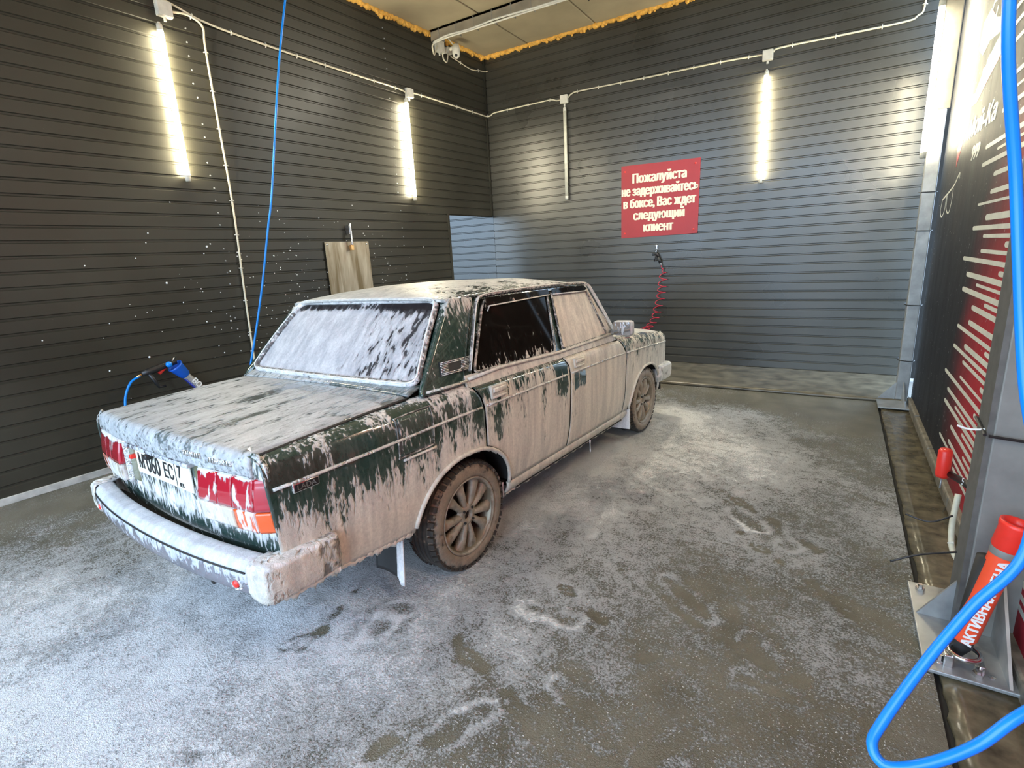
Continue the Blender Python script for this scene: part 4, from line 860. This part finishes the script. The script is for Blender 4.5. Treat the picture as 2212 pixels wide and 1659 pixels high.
m = MB(); P = [(x, -1.085-.107+.055*(abs(x)/.705)**2.2, .516) for x in np.linspace(-.70, .70, 40)]; m.tube(P, .0035, 6); m.build('bumper_groove', M_black, rb, True)
for sg in (1, -1):
    x = sg*.64; yf = -1.085-.106+.055*(.64/.705)**2.2
    M4 = axisM((x, yf+.004, .462), (sg*.12, -1, .02))
    V, F = lathe([(.0, .010), (.012, .008), (.016, 0)], 18, M4); rf = mesh('reflector', V, F, M_redpl, rb, True)
    V, F = lathe([(.016, .003), (.022, .005), (.025, 0)], 18, M4 @ Matrix.Scale(1.35, 4, (1, 0, 0))); o = mesh('reflector_base', V, F, M_ftrim, rb, True); set_foam(o, lambda x, y, z: (.5, .1))
m = MB(); m.tube([(.38, -1.115, .375), (.38, -.6, .36)], .017, 14); m.build('exhaust_pipe', M_well, car, True, MBODY)
m = MB(); m.box(-.69, .69, -1.075, -1.03, .43, .50); m.build('bumper_beam', M_dark, car, False, MBODY)

# -------- greenhouse
def xu(z): return .764-(z-.94)*.265
# side glass and frames (y, z) outlines
RW = [(.095, .984), (.300, 1.300), (.345, 1.335), (.985, 1.345), (.905, .966)]
FW = [(.998, .968), (1.035, 1.340), (1.47, 1.340), (1.505, 1.325), (1.672, .982)]
def poly_panel(nm, P, off, mt, fn=None, th=.005, sg=1, parent=car, M=MBODY, sub=6):
    bm = bmesh.new(); vs = [bm.verts.new((sg*(xu(z)+off), y, z)) for y, z in P]; f = bm.faces.new(vs if sg < 0 else vs[::-1])
    if sub:
        bmesh.ops.triangulate(bm, faces=bm.faces[:]); bmesh.ops.subdivide_edges(bm, edges=bm.edges[:], cuts=sub, use_grid_fill=True)
    bm.normal_update(); bm.verts.index_update(); V = [tuple(v.co) for v in bm.verts]; F = [[v.index for v in f.verts] for f in bm.faces]; bm.free()
    if F:
        a, b, c = [Vector(V[i]) for i in F[0][:3]]
        if (b-a).cross(c-a).x*sg < 0: F = [f[::-1] for f in F]
    o = mesh(nm, V, F, mt, parent, False, M); solid(o, th)
    if fn: set_foam(o, fn)
    return o
def rounded(P, r, k=4):
    n = len(P); out = []
    for i in range(n):
        p = Vector(P[i]); a = (Vector(P[i-1])-p); b = (Vector(P[(i+1) % n])-p); ra = min(r, a.length*.4); rb_ = min(r, b.length*.4); s = p+a.normalized()*ra; e = p+b.normalized()*rb_
        for j in range(k+1): t_ = j/k; out.append((s*(1-t_)**2+p*2*t_*(1-t_)+e*t_*t_))
    return out
for sg in (1, -1):
    poly_panel('rear_door_glass', RW, -.004, M_gside, lambda x, y, z: (interp(z, [.96, 1.0, 1.06, 1.3], [.58, .36, .25, .20]), .7), .004, sg)
    poly_panel('front_door_glass', FW, -.004, M_gside, lambda x, y, z: (.82 if z < 1.30 else .5, .70), .004, sg)
    for W_ in (RW, FW):
        P = [(sg*(xu(p[1])+.001), p[0], p[1]) for p in rounded([Vector((a, b)) for a, b in W_], .04)]
        o = MB().add(*tube(P, .008, 6, False, True)).build('window_seal', M_seal, car, True, MBODY); set_foam(o, lambda x, y, z: (.5, .6))
    # painted frame strips: around the windows
    fp = lambda x, y, z: (.36, .7)
    strips = [[(.018, .965), (.235, 1.318), (.275, 1.352), (.318, 1.352), (.292, 1.305), (.085, .972)],
              [(.275, 1.338), (.275, 1.366), (1.56, 1.366), (1.50, 1.338)],
              [(.908, .955), (.988, 1.345), (1.032, 1.345), (.994, .955)],
              [(1.478, 1.342), (1.548, 1.362), (1.80, .955), (1.677, .962)],
              [(.018, .920), (.02, .985), (.91, .964), (1.0, .966), (1.72, .982), (1.80, .92)]]
    for i, S_ in enumerate(strips):
        poly_panel(('rear_frame', 'roof_rail', 'door_pillar', 'windscreen_pillar', 'belt_strip')[i], S_, -.012 if i != 4 else .002, M_pside, [lambda x, y, z: (.34, .7), lambda x, y, z: (.45, .6), lambda x, y, z: (.32, .7), lambda x, y, z: (.8, .7), lambda x, y, z: (.80, .75)][i], .012, sg, sub=4)
    P = [(sg*(xu(z)+.012), y, z) for y, z in ((.03, .966), (.30, .978), (.9, .962), (1.3, .968), (1.70, .976))]
    o = MB().add(*tube(P, .009, 8)).build('belt_moulding', M_ftrim, car, True, MBODY); set_foam(o, lambda x, y, z: (.95, .75))
    # gutter from the rear pillar over the doors and down the windscreen pillar
    P = smooth_path([(sg*(xu(z)+.008), y, z) for y, z in ((.06, 1.00), (.21, 1.26), (.255, 1.325), (.31, 1.355), (.5, 1.366), (1.0, 1.374), (1.40, 1.370), (1.54, 1.352), (1.60, 1.29), (1.72, 1.10), (1.80, .965))], 6)
    o = MB().add(*tube(P, .0085, 8)).build('gutter', M_seal if sg > 0 else M_seal, car, True, MBODY); set_foam(o, lambda x, y, z: (.50 if y < 1.5 else .95, .5))
    o = MB().add(*tube([(p[0]+sg*.009, p[1]+.0, p[2]+.006) for p in P], .0035, 6)).build('gutter_trim', M_ftrim, car, True, MBODY); set_foam(o, lambda x, y, z: (.8, .5))
    # smoked wind deflectors
    for D in ([(.30, 1.300), (.335, 1.345), (.99, 1.352), (.985, 1.318), (.345, 1.300), (.32, 1.275)], [(1.03, 1.318), (1.035, 1.352), (1.48, 1.350), (1.52, 1.322), (1.47, 1.312)]):
        poly_panel('wind_deflector', D, .014, M_gside, lambda x, y, z: (.30, .6), .003, sg, sub=2)
        P = [(sg*(xu(z)+.016), y, z) for y, z in ([D[5], D[4], D[3]] if len(D) == 6 else [D[0], D[4], D[3]])]
        o = MB().add(*tube(P, .004, 6)).build('deflector_edge', M_ftrim, car, True, MBODY); set_foam(o, lambda x, y, z: (.9, .5))
    # rear pillar: flank part turning into the rear window surround
    def cpil(a, b):
        z = lerp(.945, 1.362, b); yf = interp(z, [.945, .97, 1.32, 1.362], [.012, .022, .232, .25]); yr_ = interp(z, [.945, .985, 1.345, 1.362], [-.285, -.262, .055, .075])
        if a < .72: t_ = a/.72; return (sg*(xu(z)-.004+.004*math.sin(PI*t_)), lerp(yf, yr_, t_), z)
        t_ = (a-.72)/.28; xi = interp(z, [.945, .985, 1.35, 1.362], [.715, .705, .585, .58])
        return (sg*lerp(xu(z)-.004, xi, t_**.8), lerp(yr_, yr_+.018, t_**1.5), z)
    V, F = grid(26, 40, cpil); F = F if sg < 0 else [f[::-1] for f in F]
    o = mesh('rear_pillar', V, F, M_pside, car, True, MBODY); solid(o, .01); set_foam(o, lambda x, y, z: (interp(z, [.94, 1.0, 1.25, 1.33, 1.37], [.24, .27, .34, .55, .60]), .45))
    # vent grille
    vg = poly_panel('vent_grille', [(-.142, 1.012), (-.128, 1.078), (.088, 1.074), (.054, 1.008)], .006, M_black, None, .012, sg, sub=0)
    for k in range(9):
        z = lerp(1.015, 1.071, k/8); ya = lerp(-.141, -.129, k/8); yb_ = lerp(.055, .086, k/8)
        for (s0, s1) in ((0, .25), (.72, 1)) if 1 < k < 7 else ((0, 1),):
            o = MB().add(*tube([(sg*(xu(z)+.008), lerp(ya, yb_, s0), z), (sg*(xu(z)+.008), lerp(ya, yb_, s1), z)], .0024, 5)).build('slat', M_ftrim, vg, True); set_foam(o, lambda x, y, z: (.5, .5))
    # belt trim under the rear pillar
    P = [(sg*(.757), -.255, .958), (sg*.766, -.1, .958), (sg*.768, .02, .960)]
    o = MB().add(*tube(P, .007, 8)).build('pillar_trim', M_ftrim, car, True, MBODY); set_foam(o, lambda x, y, z: (.6, .7))
    # mirrors
    mr = mesh('door_mirror', *bevbox(sg*.86-.075, sg*.86+.075, 1.70, 1.775, .965, 1.075, .022), M_fchrome, car, True, MBODY); set_foam(mr, lambda x, y, z: (.72, .3))
    m = MB(); m.tube([(sg*.75, 1.76, .985), (sg*.80, 1.745, .99)], .022, 8); o = m.build('mirror_stem', M_fplast, mr, True); set_foam(o, lambda x, y, z: (.6, .4))
    m = MB(); m.box(sg*.86-.066, sg*.86+.066, 1.697, 1.701, .973, 1.067); o = m.build('mirror_glass', M_mirror, mr); set_foam(o, lambda x, y, z: (.36, .2))
# roof
def roof_pt(a, b):
    u = lerp(-1, 1, a); y = lerp(.045, 1.56, b); y += .03*(1-u*u)*(-1 if b < .5 else 1)*abs(b-.5)*2
    zc = interp(b, [0, .06, .14, .3, .5, .75, .92, 1], [1.370, 1.396, 1.415, 1.434, 1.440, 1.432, 1.408, 1.378]); hw = interp(b, [0, .1, .5, .9, 1], [.640, .655, .658, .655, .640])
    ze = zc-interp(b, [0, .15, .5, .9, 1], [.018, .05, .072, .055, .02])
    return (u*hw, y, ze+(zc-ze)*(1-abs(u)**3.0))
V, F = grid(60, 60, roof_pt); ro = mesh('roof', V, F, M_proof, car, True, MBODY); solid(ro, .012)
set_foam(ro, lambda x, y, z: (interp(x, [-.65, 0, .35, .52, .60, .66], [.85, .82, .74, .60, .50, .42])+(.12 if y < .12 else 0)+.06*nz(x, y, 14), .15))
# rear glass
def rg(u, v, off=0):
    zb, zt = .985, 1.352; z = lerp(zb, zt, v); hw = lerp(.695, .575, v); x = u*hw
    y = lerp(-.245, .070, v)-.022*(1-u*u)+.012*math.sin(PI*v)*-1
    return Vector((x, y-off*.76, z+off*.65))
V, F = grid(60, 44, lambda a, b: tuple(rg(lerp(-.985, .985, a), lerp(.02, .98, b))))
o = mesh('rear_window', V, F, M_grear, car, True, MBODY); solid(o, .005)
def f_rg(x, y, z):
    v = (z-.985)/.367; u = x/lerp(.695, .575, v)
    d = interp(u, [-1, -.2, .15, .4, .75, 1], [.90, .88, .84, .70, .57, .52]); d += interp(v, [0, .08, .75, .86, .92, 1], [.08, 0, 0, -.12, -.62, -.62])
    if u < -.05 or u > .35: pass
    else: d += interp(v, [.8, 1], [0, .35])
    return clampf(d+.05*nz(x, z, 30)), .03
set_foam(o, f_rg)
ring = rounded([Vector((-1, 0)), Vector((-1, 1)), Vector((1, 1)), Vector((1, 0))], .12, 6)
big = []
for i in range(len(ring)):
    a, b = ring[i], ring[(i+1) % len(ring)]; k = max(1, int((b-a).length/.06))
    big += [a.lerp(b, j/k) for j in range(k)]
o = MB().add(*tube([rg(p.x, p.y, .004) for p in big], .016, 8, False, True)).build('rear_window_seal', M_seal, car, True, MBODY); set_foam(o, lambda x, y, z: (.72 if (z < 1.0 or z > 1.33) else .48, .1))
o = MB().add(*tube([rg(p.x*1.004, .5+(p.y-.5)*1.012, .018) for p in big], .0055, 6, False, True)).build('rear_window_trim', M_ftrim, car, True, MBODY); set_foam(o, lambda x, y, z: (.85, .1))
# windscreen, bonnet, front
V, F = grid(24, 10, lambda a, b: (lerp(-1, 1, a)*lerp(.70, .60, b), lerp(1.93, 1.575, b)+.05*(1-lerp(-1, 1, a)**2), lerp(.955, 1.365, b)))
o = mesh('windscreen', V, F[::1], M_gside, car, True, MBODY); solid(o, .005); set_foam(o, lambda x, y, z: (.9, .3))
def hood_pt(a, b):
    x = lerp(-.694, .694, a); y = lerp(1.915, 2.955, b); return (x, y+.03*(1-(x/.694)**2)*b, ztop(y)+.012+.022*(1-(x/.694)**2)-(.02 if b > .98 else 0)-.012*(abs(x)/.694)**8)
V, F = grid(40, 40, hood_pt); o = mesh('bonnet', V, F, M_ptop, car, True, MBODY); solid(o, .012); set_foam(o, lambda x, y, z: (.78, .4))
V, F = grid(30, 4, lambda a, b: (lerp(-.70, .70, a), lerp(1.905, 1.80, b)+.05*(1-lerp(-1, 1, a)**2)*b, lerp(.94, .957, b))); o = mesh('scuttle', V, F[::1], M_ptop, car, True, MBODY); solid(o, .01); set_foam(o, lambda x, y, z: (.6, .4))
V, F = grid(30, 8, lambda a, b: (lerp(-.715, .715, a), 2.962+.02*(1-lerp(-1, 1, a)**2), lerp(.42, .845, b))); o = mesh('front_panel', V, [f[::-1] for f in F], M_pside, car, True, MBODY); solid(o, .012); set_foam(o, lambda x, y, z: (.5, .5))
gr = MB().box(-.36, .36, 2.975, 3.00, .60, .80, b=.006).build('radiator_grille', M_chrome, car, True, MBODY)
for k in range(12): m = MB(); x = lerp(-.33, .33, k/11); m.box(x-.006, x+.006, 3.0, 3.008, .615, .785); m.build('grille_bar', M_black, gr)
for sg in (1, -1):
    hl_ = mesh('headlamp', *bevbox(sg*.53-.14, sg*.53+.14, 2.965, 3.0, .63, .80, .01), M_lwhite, car, True, MBODY); set_foam(hl_, lambda x, y, z: (.5, .3))
    o = mesh('turn_signal', *bevbox(sg*.712-.018, sg*.712+.018, 2.93, 2.985, .66, .80, .006), M_lamb, car, True, MBODY); set_foam(o, lambda x, y, z: (.6, .5))
# interior
m = MB(); m.box(-.62, .62, .12, .30, .45, .98, b=.04); m.box(-.62, .62, .25, .80, .40, .58, b=.04); m.build('rear_bench', M_int, car, True, MBODY)
for sg in (1, -1):
    m = MB(); m.box(sg*.36-.24, sg*.36+.24, 1.0, 1.14, .50, 1.08, b=.04); m.box(sg*.36-.24, sg*.36+.24, 1.08, 1.55, .42, .58, b=.04); m.build('front_seat', M_int, car, True, MBODY)
    m = MB(); m.box(sg*.36-.12, sg*.36+.12, 1.0, 1.08, 1.11, 1.26, b=.03); m.build('headrest', M_int, car, True, MBODY)
m = MB(); m.box(-.66, .66, -.24, .16, .93, .96); m.build('parcel_shelf', M_int, car, False, MBODY)
m = MB(); m.box(-.68, .68, 1.62, 1.86, .72, .94, b=.03); m.build('dashboard', M_int, car, True, MBODY)
m = MB(); m.add(*tube([(-.36+.19*math.cos(a), 1.50+.07*math.sin(a), .90+.18*math.sin(a)) for a in np.linspace(0, 2*PI, 28, endpoint=False)], .012, 8, False, True)); m.build('steering_wheel', M_black, car, True, MBODY)
m = MB(); m.box(-.70, .70, .1, 1.9, .27, .30); m.build('cabin_floor', M_int, car, False, MBODY)

# -------- wheels
def wheel(x, y, sg, r=.288, fo=.7):
    Mx = Matrix.Translation((x, y, r)) @ Matrix.Rotation(sg*PI/2, 4, 'Y')      # local +Z points outwards
    hw = .088
    prof = [(.190, -hw), (.215, -hw-.002), (.262, -hw+.004), (.278, -hw+.014), (.286, -hw+.030)]
    for k in range(5):
        a = lerp(-hw+.030, hw-.030, k/4); prof += [(.288, a-.012), (.288, a+.009), (.281, a+.0105), (.281, a+.0125)] if k < 4 else [(.288, a-.010), (.288, a)]
    prof += [(.286, hw-.030), (.278, hw-.014), (.266, hw-.003), (.250, hw+.004), (.228, hw+.005), (.212, hw), (.205, hw-.008), (.198, hw-.03)]
    V, F = lathe(prof, 72, Mx); ty = mesh('tyre', V, [f[::-1] for f in F] if False else F, M_tyre, car, True)
    def ft(px, py, pz):
        q = Mx.inverted() @ Vector((px, py, pz)); rr = math.hypot(q.x, q.y)
        if q.z > hw-.04: return (.78 if rr < .262 else .62)+(.25 if pz < .06 else 0)*0, 1.0
        return (.36 if pz > .25 else .18), 1.0
    set_foam(ty, ft)
    tb = MB()
    for k in range(48):
        a = 2*PI*k/48
        for s_, z0 in ((1, hw-.026), (-1, -hw+.026)):
            R_ = Mx @ Matrix.Rotation(a, 4, 'Z') @ Matrix.Translation((.283, 0, z0+s_*.008)) @ Matrix.Rotation(s_*-.35, 4, 'Y')
            tb.box(-.008, .008, -.0125, .0125, -.016, .016, R_)
    o = tb.build('tread_blocks', M_tyre, ty); set_foam(o, lambda px, py, pz: ((.40 if pz > .25 else .15), 1.0)); o['kind'] = 'stuff'
    prof = [(.17, -hw), (.172, .0), (.176, hw-.05), (.188, hw-.02), (.196, hw-.004), (.204, hw+.002), (.207, hw-.004), (.206, hw-.03)]
    V, F = lathe(prof, 60, Mx); rm = mesh('rim', V, F, M_rim, car, True); set_foam(rm, lambda px, py, pz: (.78 if math.hypot(py-y, pz-r) > .19 else .1, 1.0))
    V, F = lathe([(.0, -.01), (.15, -.01), (.172, -.01)], 40, Mx); mesh('brake_drum', V, F, mat('brake', (.018, .014, .011), .8), rm)
    z1 = hw-.012
    for k in range(10):
        a = 2*PI*(k+.07*(1 if k % 2 else -1))/10+.2
        R_ = Mx @ Matrix.Rotation(a, 4, 'Z')
        pts = [(.040, .018, z1-.018), (.075, .017, z1-.010), (.12, .019, z1-.006), (.165, .029, z1-.010), (.197, .050, z1-.020)]
        V = []; F = []
        for rr, w_, zz in pts: V += [R_ @ Vector((rr, -w_, zz-.006)), R_ @ Vector((rr, -w_*.45, zz+.008)), R_ @ Vector((rr, w_*.45, zz+.008)), R_ @ Vector((rr, w_, zz-.006)), R_ @ Vector((rr, w_*.8, zz-.04)), R_ @ Vector((rr, -w_*.8, zz-.04))]
        for i in range(4):
            for j in range(6): F.append((6*i+j, 6*i+(j+1) % 6, 6*i+6+(j+1) % 6, 6*i+6+j))
        o = mesh('spoke', V, [f[::-1] for f in F], M_rim, rm, True); set_foam(o, lambda *a: (.72, 1.0))
    V, F = lathe([(.0, z1-.028), (.025, z1-.028), (.027, z1-.006), (.032, z1-.003), (.058, z1-.010), (.066, z1-.03)], 28, Mx); o = mesh('hub', V, F, M_rim, rm, True); set_foam(o, lambda *a: (.7, 1.0))
    V, F = lathe([(0, z1-.022), (.024, z1-.024), (.025, z1-.03)], 20, Mx); mesh('centre_cap', V, F, M_dark, rm, True)
    for k in range(4):
        V, F = lathe([(0, 0), (.007, 0), (.0075, -.008)], 6, Mx @ Matrix.Rotation(PI/4+k*PI/2, 4, 'Z') @ Matrix.Translation((.045, 0, z1+.001))); mesh('lug_nut', V, F, M_dark, rm)
for y in (0, 2.424):
    for sg in (1, -1): wheel(sg*(.655 if y == 0 else .668), y, sg)
# mud flaps
for sg in (1, -1):
    V, F = grid(16, 14, lambda a, b: (sg*lerp(.555, .745, a), -.465-.02*(1-b)+.006*math.sin(a*5), lerp(.11 if a > .85 else .145, .38, b))); o = mesh('mud_flap', V, F if sg > 0 else [f[::-1] for f in F], M_flap, car, True, MBODY); solid(o, .006); set_foam(o, lambda x, y, z: (-.1 if abs(x) < .70 else 1.0, .10))
    V, F = bevbox(sg*.70-.08, sg*.70+.08, 2.025, 2.04, .14, .36, .004); o = mesh('mud_flap', V, F, M_fplast, car, False, MBODY); set_foam(o, lambda x, y, z: (1.0, .15))
# foam hanging from the lower edges
def fringe(pts, mt, amp=.03, seed=0, th=.012):
    rs = random.Random(seed); V = []; F = []; n = len(pts)
    ph = [rs.uniform(0, 6) for _ in range(4)]
    for i, p in enumerate(pts):
        s = i*.9; h = .006+amp*max(0, .35+.4*math.sin(s*.55+ph[0])+.35*math.sin(s*1.3+ph[1])+.3*math.sin(s*2.6+ph[2]))*rs.uniform(.6, 1)
        x, y, z = p; sg_ = 1 if x > 0 else -1; t_ = th*rs.uniform(.7, 1.1)
        V += [(x-sg_*t_*.6, y, z+.012), (x+sg_*t_*.6, y, z+.014), (x+sg_*t_*.8, y, z-h*.3), (x, y, z-h), (x-sg_*t_*.5, y, z-h*.4)]
    for i in range(n-1):
        for j in range(5): F.append((5*i+j, 5*i+(j+1) % 5, 5*i+5+(j+1) % 5, 5*i+5+j))
    F += [(0, 1, 2, 3, 4), tuple(range(5*n-5, 5*n))[::-1]]
    o = mesh('foam_fringe', V, F, mt, car, True, MBODY); o['kind'] = 'stuff'; return o
for sg in (1, -1):
    fringe([(sg*.725, y, .232) for y in np.linspace(.33, 1.98, 180)], M_fringe, .015, 3)
    fringe([(sg*(interp(zb_quarter(y), PZ, PX)*taper(y)-.006), y, zb_quarter(y)) for y in np.linspace(-.90, -.435, 60)], M_fringe, .022, 5)
    fringe([(sg*(.800 if y > -1.05 else .800-(-1.05-y)*.9), y, .408) for y in np.linspace(-1.105, -.84, 40)], M_fringe, .022, 7, .010)
    P = []
    for k in range(60):
        a = PI*(.25+.72*k/59); y = ARR[0]-math.cos(a)*ARR[1]; z = arch(y, *ARR)
        if z and z > .33: P.append((sg*(interp(z, PZ, PX)*taper(y)-.002), y, zsc(z, y)-.004))
    fringe(P, M_fringe, .012, 9, .010)
dr = MB()
for x, y, z in ((.80, 1.36, .235), (.78, .305, .30)):
    q = MBODY @ Vector((x-.05, y, z)); 
    dr = MB(); dr.tube([q+Vector((0, 0, .01)), q+Vector((0, 0, -.03)), q+Vector((.002, 0, -.075)), q+Vector((0, 0, -.085))], [.006, .0025, .005, .001], 6); o = dr.build('foam_drip', M_fringew, car, True); o['kind'] = 'stuff'
